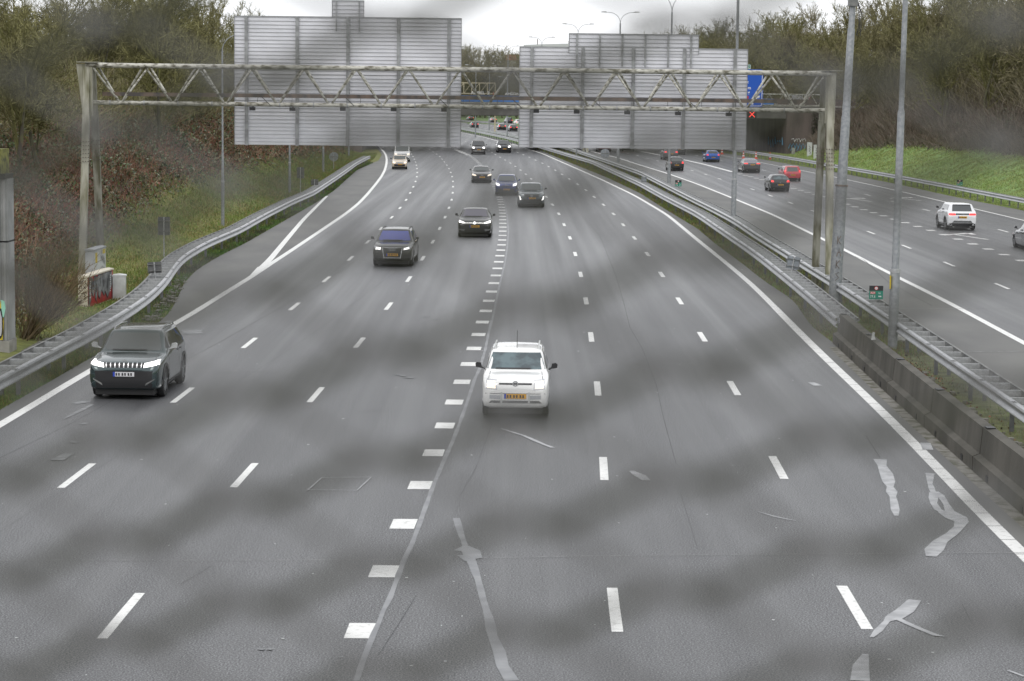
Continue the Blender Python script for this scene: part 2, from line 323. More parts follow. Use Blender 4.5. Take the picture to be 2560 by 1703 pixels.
class MB:
    def __init__(s): s.v = []; s.f = []; s.mi = []; s.k = 0
    def add(s, vs, fs):
        n = len(s.v); s.v += [tuple(v) for v in vs]; s.f += [tuple(i + n for i in f) for f in fs]; s.mi += [s.k] * len(fs)
        return s
    def box(s, x0, x1, y0, y1, z0, z1):
        return s.add([(x0,y0,z0),(x1,y0,z0),(x1,y1,z0),(x0,y1,z0),(x0,y0,z1),(x1,y0,z1),(x1,y1,z1),(x0,y1,z1)],
                     [(0,3,2,1),(4,5,6,7),(0,1,5,4),(1,2,6,5),(2,3,7,6),(3,0,4,7)])
    def bar(s, a, b, w, h=None, n=None):
        """square bar from a to b (w x h)"""
        a = Vector(a); b = Vector(b); h = h or w; d = (b - a).normalized()
        up = Vector((0, 0, 1)) if abs(d.z) < .95 else Vector((0, 1, 0))
        sx = d.cross(up).normalized() * w / 2; sy = sx.cross(d).normalized() * h / 2
        vs = [a-sx-sy, a+sx-sy, a+sx+sy, a-sx+sy, b-sx-sy, b+sx-sy, b+sx+sy, b-sx+sy]
        return s.add(vs, [(0,1,2,3),(7,6,5,4),(0,4,5,1),(1,5,6,2),(2,6,7,3),(3,7,4,0)])
    def tube(s, pts, rads, n=10, cap=True):
        pts = [Vector(p) for p in pts]
        if not hasattr(rads, '__len__'): rads = [rads] * len(pts)
        vs = []; fs = []
        for i, p in enumerate(pts):
            d = (pts[min(i + 1, len(pts) - 1)] - pts[max(i - 1, 0)]).normalized()
            up = Vector((0, 0, 1)) if abs(d.z) < .9 else Vector((0, 1, 0))
            a = d.cross(up).normalized(); b = a.cross(d).normalized()
            for k in range(n):
                t = 2 * PI * k / n; vs.append(p + (a * math.cos(t) + b * math.sin(t)) * rads[i])
        for i in range(len(pts) - 1):
            for k in range(n):
                q = (k + 1) % n; fs.append((i*n+k, i*n+q, (i+1)*n+q, (i+1)*n+k))
        if cap: fs += [tuple(range(n)), tuple(range((len(pts)-1)*n + n - 1, (len(pts)-1)*n - 1, -1))]
        return s.add(vs, fs)
    def lathe(s, prof, n=24, axis='z', c=(0, 0, 0)):
        vs = []; fs = []
        for r_, h in prof:
            for k in range(n):
                t = 2 * PI * k / n; a, b_ = r_ * math.cos(t), r_ * math.sin(t)
                vs.append((c[0]+a, c[1]+b_, c[2]+h) if axis == 'z' else ((c[0]+h, c[1]+a, c[2]+b_) if axis == 'x' else (c[0]+a, c[1]+h, c[2]+b_)))
        for i in range(len(prof) - 1):
            for k in range(n):
                q = (k + 1) % n; fs.append((i*n+k, i*n+q, (i+1)*n+q, (i+1)*n+k))
        return s.add(vs, fs)
    def prism(s, poly, y0, y1, plane='xz'):
        """polygon in a plane extruded along the third axis"""
        n = len(poly); f = (lambda p, t: (p[0], t, p[1])) if plane == 'xz' else ((lambda p, t: (t, p[0], p[1])) if plane == 'yz' else (lambda p, t: (p[0], p[1], t)))
        return s.add([f(p, y0) for p in poly] + [f(p, y1) for p in poly],
                     [tuple(range(n)), tuple(range(2*n-1, n-1, -1))] + [(i, i + n, (i+1) % n + n, (i+1) % n) for i in range(n)])
    def build(s, name, m, parent=None, smooth=False, ms=None):
        me = bpy.data.meshes.new(name); me.from_pydata(s.v, [], s.f)
        bm = bmesh.new(); bm.from_mesh(me); bmesh.ops.recalc_face_normals(bm, faces=bm.faces); bm.to_mesh(me); bm.free()
        for q in (ms or [m]): me.materials.append(M[q] if isinstance(q, str) else q)
        if ms: me.polygons.foreach_set('material_index', s.mi)
        if smooth:
            me.polygons.foreach_set('use_smooth', [True] * len(me.polygons))
            try: me.set_sharp_from_angle(angle=math.radians(40))
            except Exception: pass
        return link(bpy.data.objects.new(name, me), parent)
def sheet(name, fa, fb, ys, z, m, kind='structure', sub=1):
    ys = np.asarray(ys, float); V = []; n = sub + 1
    for y in ys:
        a, b = float(fa(y)), float(fb(y))
        for k in range(n): V.append((a + (b - a) * k / sub, y, z))
    Fs = [(i*n+k, i*n+k+1, (i+1)*n+k+1, (i+1)*n+k) for i in range(len(ys)-1) for k in range(sub)]
    o = mesh_np(name, V, Fs, M[m]); o['kind'] = kind
    return o
_tc = {}
def text_mesh(mb, s, size, fn, bold=0.0):
    """append the outline of a text to mb, fn maps (u,v) -> xyz; text starts at u=0, baseline v=0; returns width"""
    key = s
    if key not in _tc:
        cu = bpy.data.curves.new('t', 'FONT'); cu.body = s; cu.size = 1; cu.offset = bold; cu.resolution_u = 3
        o = bpy.data.objects.new('t', cu); C.objects.link(o)
        dg = bpy.context.evaluated_depsgraph_get(); me = bpy.data.meshes.new_from_object(o.evaluated_get(dg))
        _tc[key] = ([tuple(v.co) for v in me.vertices], [tuple(p.vertices) for p in me.polygons])
        bpy.data.objects.remove(o); bpy.data.curves.remove(cu); bpy.data.meshes.remove(me)
    vs, fs = _tc[key]
    mb.add([fn(v[0] * size, v[1] * size) for v in vs], fs)
    return max([v[0] for v in vs] or [0]) * size
def ribbon(mb, pts, wdt, fn):
    """flat stroke along 2D points; fn maps (u,v)->xyz"""
    P = [Vector(p) for p in pts]; vs = []
    if not hasattr(wdt, '__len__'): wdt = [wdt] * len(P)
    for i, p in enumerate(P):
        d = (P[min(i+1, len(P)-1)] - P[max(i-1, 0)]).normalized(); nrm = Vector((-d.y, d.x)) * wdt[i] / 2
        vs += [fn(*(p + nrm)), fn(*(p - nrm))]
    mb.add(vs, [(2*i, 2*i+1, 2*i+3, 2*i+2) for i in range(len(P)-1)])
# ------------------------------------------------------------------ ground (one sheet) and roads
def build_ground():
    xs = np.concatenate([[-2500, -900, -350, -200], np.arange(-120, -8, 1.0), np.arange(-8, 28, 4), np.arange(28, 110, 1.2), [140, 200, 350, 900, 2500]])
    ys = np.concatenate([[-300, -60, -20, 0], np.arange(10, 340, 1.6), np.arange(340, 620, 6), [700, 850, 1100, 1500, 2200, 4500]])
    X, Y = np.meshgrid(xs, ys); Z = ground_h(np.clip(X, -400, 500), np.clip(Y, 4, 1400))
    Z = np.where(np.abs(X) > 400, np.minimum(Z, 9), Z)
    V = np.stack([X, Y, Z], -1).reshape(-1, 3); nx = len(xs)
    i, j = np.meshgrid(np.arange(nx - 1), np.arange(len(ys) - 1)); k = (j * nx + i).ravel()
    Fq = np.stack([k, k + 1, k + nx + 1, k + nx], -1)
    dl = footL(Y) - X; dr = X - footR(Y)
    n1 = .5 + .5 * np.sin(X * .7 + 2 * np.sin(Y * .13)) * np.sin(Y * .27 + X * .3)
    n2 = .5 + .5 * np.sin(X * 1.9 + Y * .9) * np.sin(Y * 1.7 - X * .8)
    grass_l = np.array([.14, .17, .035]); dry = np.array([.20, .155, .05]); soil = np.array([.060, .045, .030]); grass_r = np.array([.17, .26, .075])
    col = np.zeros(X.shape + (3,)); col[:] = soil
    lw = glimit(Y) + 1.2 * (n1 - .5)
    gl = (dl < lw)[..., None]
    mixl = (n1 * .7 + n2 * .3)[..., None]
    col = np.where(gl, grass_l * (1 - mixl * .6) + dry * mixl * .6, col)
    gr = ((dr > -4) & (dr < grlimit(Y) + 1.0 * (n1 - .5)))[..., None]
    col = np.where(gr, grass_r * (.85 + .3 * n2[..., None]), col)
    rail_shade = ((dl > -2.1) & (dl < -1.2) & (Y < 260))[..., None]; col = np.where(rail_shade, np.array([.045, .045, .028]), col)  # shade in the ladder gaps, painted into the ground colour under the left guardrail
    far = (Y > 360)[..., None]; col = np.where(far, np.array([.11, .17, .05]), col)
    mid = ((X > 8) & (X < 14) & (Y < 360))[..., None]; col = np.where(mid & (X[..., None] < 24), np.array([.10, .11, .045]) * (.7 + .6 * n2[..., None]), col)
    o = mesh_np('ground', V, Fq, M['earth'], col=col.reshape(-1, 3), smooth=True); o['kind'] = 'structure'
def glimit(y):  # width of the mown grass strip up the left bank
    return np.interp(y, [60, 80, 95, 120, 150, 190, 240, 300], [1.2, 1.8, 2.6, 4.2, 4.8, 4.6, 3.2, 2.0])
def grlimit(y): # width of the mown grass up the right bank
    return np.interp(y, [120, 160, 180, 200, 240, 280], [6.6, 6.8, 6.6, 7.4, 7.0, 4.0])
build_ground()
YS = np.concatenate([np.arange(6, 120, 1.0), np.arange(120, 400, 2.0), np.arange(400, 1380, 8.0)])
sheet('left_carriageway_road', lambda y: lineL(y) - .12, lambda y: ref(y) + .15, YS, 0.0, 'asphalt', sub=6)
sheet('left_shoulder_pavement', lambda y: np.minimum(paveL(y), lineL(y) - .5), lambda y: lineL(y) - .12, YS, 0.0, 'shoulder')
sheet('median_side_pavement', lambda y: ref(y) + .15, lambda y: np.maximum(paveM1(y), ref(y) + .5), YS, 0.0, 'shoulder')
sheet('right_carriageway_road', lambda y: rL(y) - .12, lambda y: rR(y) + .12, YS, 0.0, 'asphalt', sub=6)
sheet('right_median_side_pavement', lambda y: np.minimum(paveM2(y), rL(y) - .6), lambda y: rL(y) - .12, YS, 0.0, 'shoulder')
sheet('right_shoulder_pavement', lambda y: rR(y) + .12, paveR, YS, 0.0, 'shoulder')
# far side road beyond the bridge
far_fn = lambda y: ref(y) + 44
FY = np.arange(430, 1380, 8.0)
sheet('far_side_road', lambda y: ref(y) + 31.5, lambda y: ref(y) + 43, FY, 0.012, 'asphalt')

# ---- painted markings (one sheet 4 mm proud)
mk_b = MB()
def quadstrip(fn, y0, y1, wd, step=1.5, z=.004, w1=None, off=0.0):
    n = max(1, int(round((y1 - y0) / step))); vs = []
    for i in range(n + 1):
        y = y0 + (y1 - y0) * i / n; x_ = float(fn(y)) + off; ww = wd if w1 is None else wd + (w1 - wd) * i / n
        vs += [(x_ - ww / 2, y, z), (x_ + ww / 2, y, z)]
    mk_b.add(vs, [(2*i, 2*i+1, 2*i+3, 2*i+2) for i in range(n)])
def dashes(fn, z0, per, n, ln=2.85, wd=.15):
    for k in range(n):
        y = z0 + per * k
        quadstrip(fn, y - ln / 2, y + ln / 2, wd, step=1.5)
dashes(lineD, 32.2 - 12.5, 12.62, 30, wd=.165); dashes(lineE, 32.5 - 12.5, 12.65, 30, wd=.17)
dashes(lineB, 31.6 - 12.07, 12.07, 32); dashes(lineA, 31.4, 12.0, 32)
dashes(rD1, 91.7 - 24.6, 12.3, 26); dashes(rD2, 132 - 36.9, 12.3, 20)
for k in range(-3, 66):
    y = 30.8 + 3.97 * k
    quadstrip(lineC, y - .45, y + .45, .43, off=-.02)
for s in (-.17, .17): quadstrip(lineC, 292, 420, .17, off=s, step=6)
for k in range(-6, 30):
    y = 111 + 4.1 * k
    quadstrip(rBL, y - .45, y + .45, .5)
quadstrip(rBL, 236, 420, .5, step=6, w1=.3)
# left edge line in short pieces, then the fork
y = 22.0
quadstrip(lineL, 12, 95.2, .25); quadstrip(lineL, 95.2, 1300, .25, step=3)
quadstrip(lineL2, 97.5, 168, .30, w1=.20, z=.0075)
mk_b.add([(float(lineL(93)) - .13, 93, .011), (float(lineL(93)) + .1, 93, .011), (float(lineL(97.5)) + .05, 97.5, .011), (float(lineL2(97.5)) - .2, 97.5, .011)], [(0, 1, 2, 3)])
# right edge line of the left carriageway: separate plates close by, solid further on
yy = 12.0
while yy < 80:
    quadstrip(ref, yy, yy + 1.2, .26, step=.6); yy += 1.235
quadstrip(ref, yy, 1300, .24, step=3)
quadstrip(rL, 12, 1300, .25, step=3); quadstrip(rR, 12, 1300, .17, step=3)
quadstrip(lambda y: ref(y) + 32.2, 430, 1300, .2, step=8); 
# merge arrows on the right carriageway
def arrow(cx, cy, s=1.0):
    c = at(cx, cy); X0, Y0 = c.x, c.y
    def P(poly): mk_b.add([(X0 + a * s, Y0 + b * s, .0045) for a, b in poly], [tuple(range(len(poly)))])
    P([(.55, -3.2), (.75, -3.2), (-.25, 1.2), (-.45, 1.2)])
    P([(-.45, 1.2), (-.25, 1.2), (.62, 2.0), (.62, 2.35)])
    P([(-1.1, .2), (.95, 2.9), (.62, 2.9), (-1.1, .75)])
    P([(.62, 1.4), (.95, 1.4), (.95, 2.9), (.62, 2.9)])
arrow(2142, 499); arrow(2262.5, 497); arrow(2412, 590)
rm = mk_b.build('road_markings', 'paint'); rm['kind'] = 'structure'

# ---- sealed joints, patches, cracks (surface of the road)
sl = MB()
_gz = [0]
def gstrip(mb, px, wd, z=.0052):
    _gz[0] += 1; z = .0046 + .00018 * _gz[0] if z > .005 else .0041 + .0001 * (_gz[0] % 7)
    P = [at(a, b) for a, b in px]
    Q = []
    for a, b in zip(P[:-1], P[1:]):
        n = max(1, int((b - a).length / .5))
        for k in range(n):
            t = k / n; Q.append(a + (b - a) * t)
    Q.append(P[-1])
    if not hasattr(wd, '__len__'): ws = [wd * random.uniform(.75, 1.25) for _ in Q]
    else: ws = list(np.interp(np.linspace(0, 1, len(Q)), np.linspace(0, 1, len(wd)), wd) * [random.uniform(.8, 1.2) for _ in Q])
    vs = []
    for i, p in enumerate(Q):
        d = (Q[min(i+1, len(Q)-1)] - Q[max(i-1, 0)]).normalized(); nr = Vector((-d.y, d.x, 0)) * ws[i] / 2
        vs += [(p + nr)[:2] + (z,), (p - nr)[:2] + (z,)]
    mb.add(vs, [(2*i, 2*i+1, 2*i+3, 2*i+2) for i in range(len(Q)-1)])
random.seed(3)
Cc = [(891,1703),(908,1650),(933,1588),(948,1555),(958,1528),(975,1495),(990,1455),(1003,1420),(1010,1400),(1030,1360),(1045,1320),(1062,1273),(1083,1215),(1098,1180),(1112,1146),(1130,1108),(1143,1075),(1163,1020),(1175,985),(1186,950),(1200,920),(1213,875),(1222,830),(1233,790),(1243,740),(1252,700),(1262,660),(1268,620),(1271,580),(1268,540),(1261,500)]
gstrip(sl, Cc, [.085, .08, .075, .08, .075])
gstrip(sl, [(1141,1296),(1152,1335),(1165,1370)], .12); gstrip(sl, [(1148,1378),(1165,1366),(1182,1378),(1190,1395),(1178,1402),(1160,1388)], .22)
gstrip(sl, [(1165,1370),(1183,1415),(1195,1450),(1208,1500),(1222,1545),(1231,1590),(1248,1630),(1256,1665),(1280,1703)], [.22, .14, .10, .11, .14, .18, .17])
seal = sl.build('sealed_joint', 'sealant'); seal['kind'] = 'structure'
s2 = MB(); s2b = MB()
for P, wd in [([(2200,1149),(2205,1165),(2216,1185),(2222,1205),(2229,1230),(2235,1255),(2238,1275),(2241,1290)], [.30,.22,.34,.16,.3,.12,.22,.08]),
              ([(2313,1184),(2338,1186)], .12), ([(2325,1185),(2325,1210),(2333,1232)], [.2,.14,.16]), ([(2333,1232),(2334,1258),(2345,1275),(2368,1285)], [.22,.2,.2,.22]),
              ([(2338,1230),(2352,1240),(2366,1262),(2375,1280)], [.14,.2,.18,.2]), ([(2366,1280),(2390,1295),(2404,1305),(2398,1318),(2380,1335),(2350,1355),(2335,1375),(2328,1392)], [.5,.45,.3,.2,.22,.3,.36,.26]),
              ([(2287,1501),(2262,1528),(2235,1545),(2217,1554),(2195,1578),(2179,1594)], [.22,.34,.3,.14,.14,.06]), ([(2245,1548),(2270,1560),(2305,1575),(2340,1589),(2360,1592)], [.16,.14,.12,.12,.06]),
              ([(2164,1636),(2152,1665),(2150,1703)], [.12,.3,.3]), ([(2520,1677),(2560,1692)], .06), ([(2313,1108),(2320,1125)], [.3,.3]),
              ([(1895,1280),(1940,1293),(1990,1303)], [.03,.10,.05]), ([(1252,1072),(1310,1090),(1360,1112),(1382,1120)], [.04,.10,.14,.12]),
              ([(1578,1178),(1600,1190),(1616,1202)], [.12,.28,.2]), ([(2028,957),(2045,965)], [.22,.3]),
              ([(905,1194),(926,1195)], .03), ([(185,1010),(215,1005)], .35), ([(160,1048),(215,1020),(232,1012)], [.06,.18,.12]), ([(205,1062),(217,1057)], .2), ([(180,1108),(192,1105)], .22), ([(142,1152),(172,1135)], [.4,.25]),
              ([(476,825),(482,835)], .8), ([(410,806),(430,803)], .3), ([(850,1643),(853,1645)], .10), ([(1110,1655),(1117,1655)], .16), ([(648,1626),(658,1623)], .12), ([(670,1626),(680,1623)], .12),
              ([(1062,793),(1066,792)], .25), ([(1085,800),(1090,799)], .2), ([(994,939),(1000,938)], .3), ([(1005,941),(1012,939)], .2), ([(1018,946),(1030,944)], .3), ([(890,1030),(965,1024)], .03)]:
    gstrip(s2b if P[0][0] < 1100 else s2, P, [q * .8 for q in wd] if hasattr(wd, '__len__') else wd * .8, .0056)
r_ = np.random.default_rng(3); sp = MB()
for k in range(170):
    y = 27 + 90 * r_.random() ** 1.6; x_ = r_.uniform(float(lineL(y)), float(paveM1(y))); a = r_.uniform(.012, .035) * (y / 40) ** .5; t_ = r_.uniform(0, 3)
    sp.add([(x_ + a * math.cos(t_ + q * 1.4) * r_.uniform(.6, 1.3), y + a * 1.5 * math.sin(t_ + q * 1.4), .0075) for q in range(4)], [(0, 1, 2, 3)])
sp.build('road_grit', 'cab_white')['kind'] = 'stuff'
# rectangular detector loop outlines
for q in ([(770,1226),(805,1195),(928,1194),(893,1227),(770,1226)], [(2010,782),(2022,782),(2030,786),(2012,786),(2010,782)]):
    gstrip(s2, q, .035, .0056)
s2.build('patched_asphalt', 'sealant2')['kind'] = 'structure'; s2b.build('worn_asphalt_patch', 'sealant_dull')['kind'] = 'structure'
s3 = MB()
for P, wd in [([(0,1402),(300,1402),(700,1402),(1060,1399)], .014), ([(1190,1397),(1500,1391),(1800,1388),(2100,1386),(2560,1383)], .016),
              ([(380,930),(500,928),(700,929)], .03), ([(1330,912),(1600,911),(1900,909),(2130,906)], .03), ([(1900+330,772),(2400,772),(2560,770)], .05), ([(2420,881),(2560,879)], .06)]:
    gstrip(s3, P, wd, .0054)
s3.build('transverse_joint', 'paint_thin')['kind'] = 'structure'
s4 = MB()
for P, wd in [([(0,1145),(180,1058),(400,935),(560,850),(700,770),(800,712),(900,645),(960,600)], .025), ([(0,1330),(230,1180),(420,1060),(560,975),(700,890),(830,800),(935,720),(990,680)], .012),
              ([(450,1462),(530,1415)], .02), 
              ([(1700,1230),(1745,1375)], .015), ([(1455,540),(1500,590),(1540,690),(1560,760),(1575,820),(1605,870),(1640,960),(1660,1050),(1690,1160)], .03),
               ([(1040,1490),(1010,1540),(945,1640)], .02), ([(2165,1090),(2200,1145)], .04), ([(2405,1510),(2430,1560)], .02), ([(2100,1760),(2110,1790)], .02),
              ([(1230,1060),(1190,1170),(1150,1240)], .015), ([(1820,520),(2000,590),(2160,650),(2220,705),(2330,765)], .08)]:
    gstrip(s4, P, wd * .36, .0050)
s4.build('asphalt_crack', 'crack')['kind'] = 'structure'

# ------------------------------------------------------------------ guardrails
def sweep(mb, path, prof, close=True):
    n = len(prof); P = [Vector(p) for p in path]; vs = []
    for i, p in enumerate(P):
        d = (P[min(i+1, len(P)-1)] - P[max(i-1, 0)]); d.z = 0; d.normalize(); nr = Vector((d.y, -d.x, 0))
        for u, v in prof: vs.append(p + nr * u + Vector((0, 0, v)))
    fs = [(i*n+k, i*n+(k+1) % n, (i+1)*n+(k+1) % n, (i+1)*n+k) for i in range(len(P)-1) for k in range(n if close else n-1)]
    if close: fs += [tuple(range(n)), tuple(range(len(P)*n-1, (len(P)-1)*n-1, -1))]
    mb.add(vs, fs)
WAVE = [(.0,.44),(.07,.455),(.09,.49),(.07,.535),(.012,.575),(.012,.615),(.07,.655),(.09,.70),(.07,.745),(.0,.76)]
def wprof(s):  # facing +u (s=1) or -u
    return [(s * u, v) for u, v in WAVE] + [(s * (u - .02), v) for u, v in reversed(WAVE)]
CH = [(-.05,.64),(.05,.64),(.05,.76),(-.05,.76)]
def ladder(name, fn, y0, y1, side, label, rear=.60, rung=1.333, flare=0.0, mats='steel'):
    """traffic on the -side of fn; rear beam lies on the +side"""
    c0 = Vector((float(fn(y0)), y0, 0))
    root = empty(name, c0, 0, label, 'guardrail')
    ys = np.concatenate([np.arange(y0, min(y1, 200), 2.0), np.arange(min(y1, 200), y1, 6.0), [y1]])
    ys = np.unique(ys)
    loc = lambda y, o: (float(fn(y)) + side * o - c0.x, y - c0.y, 0)
    fb = MB(); sweep(fb, [loc(y, 0) for y in ys], wprof(-side)); fb.k = 1
    b = MB(); sweep(b, [loc(y, rear) for y in ys], wprof(side)); b.build('rear_beam', 'steel_dark', root, smooth=True)
    # joint bolts/laps on the front beam top
    b = fb; y = y0 + 2
    while y < min(y1, 130):
        for dy in (0, .18): 
            p = Vector(loc(y + dy, -.045)); b.box(p.x - .05, p.x + .05, p.y - .018, p.y + .018, .757, .768)
        y += 4.0
    fb.build('front_beam', mats, root, smooth=True, ms=[mats, 'steel_dark'])
    rb = MB(); rb.prism([(-.035, .66), (.035, .66), (.035, .755), (-.035, .755)], .03, rear - .03, 'yz')
    # one rung mesh shared
    base = None; pbase = None; cnt = 0; y = y0 + .3; stuff = MB(); pc = 0
    while y < y1:
        th = math.atan(tang(fn, y))
        if cnt < 100:
            if base is None:
                r_ = MB(); a, bb = (.02, rear - .02)
                r_.add([(side*a,-.04,.752),(side*bb,-.04,.752),(side*bb,.04,.752),(side*a,.04,.752),(side*a,-.036,.60),(side*bb,-.036,.60),(side*bb,.036,.60),(side*a,.036,.60)],
                       [(0,1,2,3),(0,4,5,1),(3,2,6,7),(0,3,7,4),(1,5,6,2)])
                o = base = r_.build('rung', 'galv', root)
            else: o = base.copy(); C.objects.link(o); o.parent = root
            o.location = loc(y, 0); o.rotation_euler = (0, 0, -th)
        else:
            p = loc(y, 0); q = loc(y, rear); stuff.bar((p[0], p[1], .72), (q[0], q[1], .72), .07, .07)
        if cnt % 4 == 0 and pc < 90:
            if pbase is None:
                p_ = MB()
                for o_ in (.1, rear - .1): p_.box(side*o_ - .05, side*o_ + .05, -.03, .03, -.3, .62)
                q = pbase = p_.build('post', 'sign_back', root)
            else: q = pbase.copy(); C.objects.link(q); q.parent = root
            q.location = loc(y + .05, 0); q.rotation_euler = (0, 0, -th); pc += 1
        cnt += 1; y += rung
    if stuff.v: stuff.build('rungs', 'galv', root)['kind'] = 'stuff'
    return root
ladder('guardrail', railL, 44, 256, -1, 'wavy double steel guardrail with ladder rungs along the left verge and grass bank', rear=.62)
ladder('guardrail', railM1, 69.6, 560, 1, 'double steel guardrail in the median that ends at the concrete barrier', rear=.60)
ladder('guardrail', railM2, 40, 560, 1, 'double steel guardrail of the median, beside the carriageway with receding traffic', rear=.56)
# end loop of the left guardrail
e = MB(); xe = float(railL(256)); 
e.tube([(-.3 + .34 * math.cos(t), .3 * math.sin(t), .6) for t in np.linspace(0, PI, 9)], .07, 8)
gr0 = [o for o in C.objects if o.name == 'guardrail'][0]
eo = e.build('end_loop', 'steel_dark', gr0); eo.location = (xe - float(railL(44)), 212, 0)
# right verge guardrail, single beam
rt = empty('guardrail', (float(railR(120)), 120, 0), 0, 'long single-beam steel guardrail on thin posts along the green right verge', 'guardrail')
ys = np.arange(120, 342, 3.0); b = MB()
sweep(b, [(float(railR(y)) - rt.location.x, y - 120, 0) for y in ys], wprof(-1)); b.build('beam', 'steel', rt, smooth=True)
b = MB(); sweep(b, [(float(railR(y)) - rt.location.x, y - 120, 0) for y in ys], [(.02,.5),(.16,.5),(.16,.8),(.02,.8)]); b.build('top_rail', 'steel_dark', rt)
pb = MB().box(-.05, .05, -.04, .04, -.4, .7).build('post', 'steel_dark', rt); y = 121
while y < 342:
    o = pb if y == 121 else pb.copy()
    if o is not pb: C.objects.link(o); o.parent = rt
    o.location = (float(railR(y)) - rt.location.x + .12, y - 120, 0); y += 2.667
# connector plate between guardrail and concrete barrier
cp = MB(); p = at(2092, 862); 
cp.add([(0,0,0),(.12,.05,0),(.30,.45,.92),(.18,.45,.92)], [(0,1,2,3)]); cp.box(.1,.34,.3,.55,.44,.80)
# ---- concrete barriers (each 6 m element lifts away)
mid_j = [69.2 - 6.02 * k for k in range(0, 9)]
for k in range(8):
    ya, yb = mid_j[k + 1] + .03, mid_j[k] - .03
    lab = ['darkest concrete barrier element at the far end, touching the steel guardrail', 'second concrete barrier element from the guardrail end', 'third concrete barrier element from the guardrail end, with a white scrap on top',
           'fourth concrete barrier element from the guardrail end, stained black', 'fifth concrete barrier element from the guardrail end', 'concrete barrier element with yellow moss at the right edge of the photo', 'nearest concrete barrier element, beyond the moss-yellow one', 'concrete barrier element next to the bridge, mostly out of view'][k]
    xa, xb = float(barr(ya)), float(barr(yb)); ym = (ya + yb) / 2; xm = (xa + xb) / 2
    th = math.atan2(xb - xa, yb - ya)
    root = empty('concrete_barrier', (xm, ym, 0), -th, lab, 'concrete barrier', 'concrete barrier elements in the median')
    ln = (yb - ya) / 2 / math.cos(th)
    prof = [(-.36,0),(-.36,.30),(-.22,.36),(-.17,.90),(.04,.92),(.05,.90),(.10,.36),(.24,.28),(.24,0)]
    b = MB(); b.prism(prof, -ln, ln, 'xz'); b.k = 1
    for s in (-.55, .45):
        b.box(-.372, -.355, s * ln * 1.1 - .10, s * ln * 1.1 + .10, .04, .16)
    b.build('body', 'concrete', root, ms=['concrete_moss' if k == 5 else 'concrete', 'black'])
    b = MB(); b.box(-.30, .14, -ln, -ln + .05, .30, .905); b.box(-.30,.14,ln-.05,ln,.30,.905)
    b.build('end_joint', 'black', root) if False else None
    b = MB(); b.box(-.15, .03, ln - .30, ln - .02, .921, .935); b.build('lifting_pocket', 'black', root)
o = cp.build('connector_plate', 'galv'); o.location = (p.x, p.y - .1, 0); tag(o, 'bent steel plate joining the guardrail to the first concrete barrier', 'steel plate')
# kerb strip along the barrier foot
sheet('barrier_footing', lambda y: barr(y) - .62, lambda y: barr(y) + .3, np.arange(14, 70, 2.0), .006, 'curb_stone')
# broken stone gutter left
g = MB(); random.seed(5)
P = [at(459, 690), at(450, 705), at(440, 722), at(432, 740), at(425, 752), at(405, 775), at(380, 800)]
for i in range(150):
    t = random.random() * (len(P) - 1.001); a = P[int(t)].lerp(P[int(t) + 1], t % 1)
    s = random.uniform(.03, .10); a = a + Vector((random.uniform(-.35, .25), random.uniform(-.4, .4), 0))
    g.box(a.x - s, a.x + s, a.y - s * 1.6, a.y + s * 1.6, -.04, random.uniform(.005, .03))
g.build('stone_gutter', 'curb_stone')['kind'] = 'stuff'

# ------------------------------------------------------------------ sign gantry
GL = Vector((-16.72, 88.5, 0)); GR = Vector((12.42, 89.4, 0))
gd = (GR - GL); GLEN = gd.length; gth = math.atan2(gd.y, gd.x)
gantry = empty('sign_gantry', GL, gth, 'weathered white lattice truss gantry spanning the oncoming carriageway', 'gantry')
HT, HB = 8.55, 7.10
# local: x along the beam, +y away from the camera
tb = MB(); tb.tube([(0, -.8, HT), (GLEN, -.8, HT)], .095, 12); tb.build('top_chord', 'gantry', gantry, smooth=True)
tb = MB(); tb.tube([(0, .8, HT), (GLEN, .8, HT)], .08, 12); tb.build('top_chord', 'gantry', gantry, smooth=True)
tb = MB(); tb.tube([(.1, 0, HB), (GLEN - .1, 0, HB)], .088, 12); tb.k = 1; ca = tb
tops = [at_ for at_ in np.linspace(.35, GLEN - .35, 15)]
SPC = 129.6 / 1840 * GLEN
tops = []
n_b = [78 / 1840 * GLEN + SPC * k for k in range(15)]
allt = [.15] + [t_ for t_ in tops if t_ < GLEN - .3]
brace = []
for i, bx in enumerate(n_b):
    if bx > GLEN - .2: break
    for tx in (bx - SPC / 2 + .07, bx + SPC / 2 - .07):
        tx = min(max(tx, .15), GLEN - .15)
        for s in (-.8, .8):
            d = MB(); sx = .07 if tx < bx else -.07
            d.tube([(tx, s, HT - .08), (bx - sx * 1.2, s * .06, HB + .08)], .043, 8); d.build('diagonal', 'gantry', gantry, smooth=True)
for i in range(0, 15):
    x_ = n_b[0] - SPC / 2 + SPC * i
    if x_ < GLEN: MB().bar((x_, -.8, HT - .02), (x_, .8, HT - .02), .06).build('cross_bar', 'gantry', gantry)
tr = MB(); tr.box(.5, GLEN - .6, .12, .42, HB + .27, HB + .33); tr.box(.5, GLEN - .6, .12, .14, HB + .33, HB + .42); tr.box(.5, GLEN - .6, .40, .42, HB + .33, HB + .42)
tr.build('cable_tray', 'tray', gantry)
random.seed(8)
for x_ in np.arange(1.2, GLEN - 1, 1.35):
    if random.random() < .6: MB().tube([(x_, .12, HB + .27), (x_, .02, HB + .1)], .008, 5).build('hanger', 'black', gantry)
for x_ in (7.0, 10.3, 14.0, 16.9, 20.1, 23.9):
    MB().tube([(x_ - .25, .1, HB + .3), (x_ - .05, -.05, HB + .12), (x_ + .1, -.1, HB - .02)], .014, 6).build('cable', 'black', gantry)
for x_ in np.arange(.8, GLEN - .8, .95 * 1.4): ca.tube([(x_, 0, HB), (x_ + .05, 0, HB)], .105, 12)
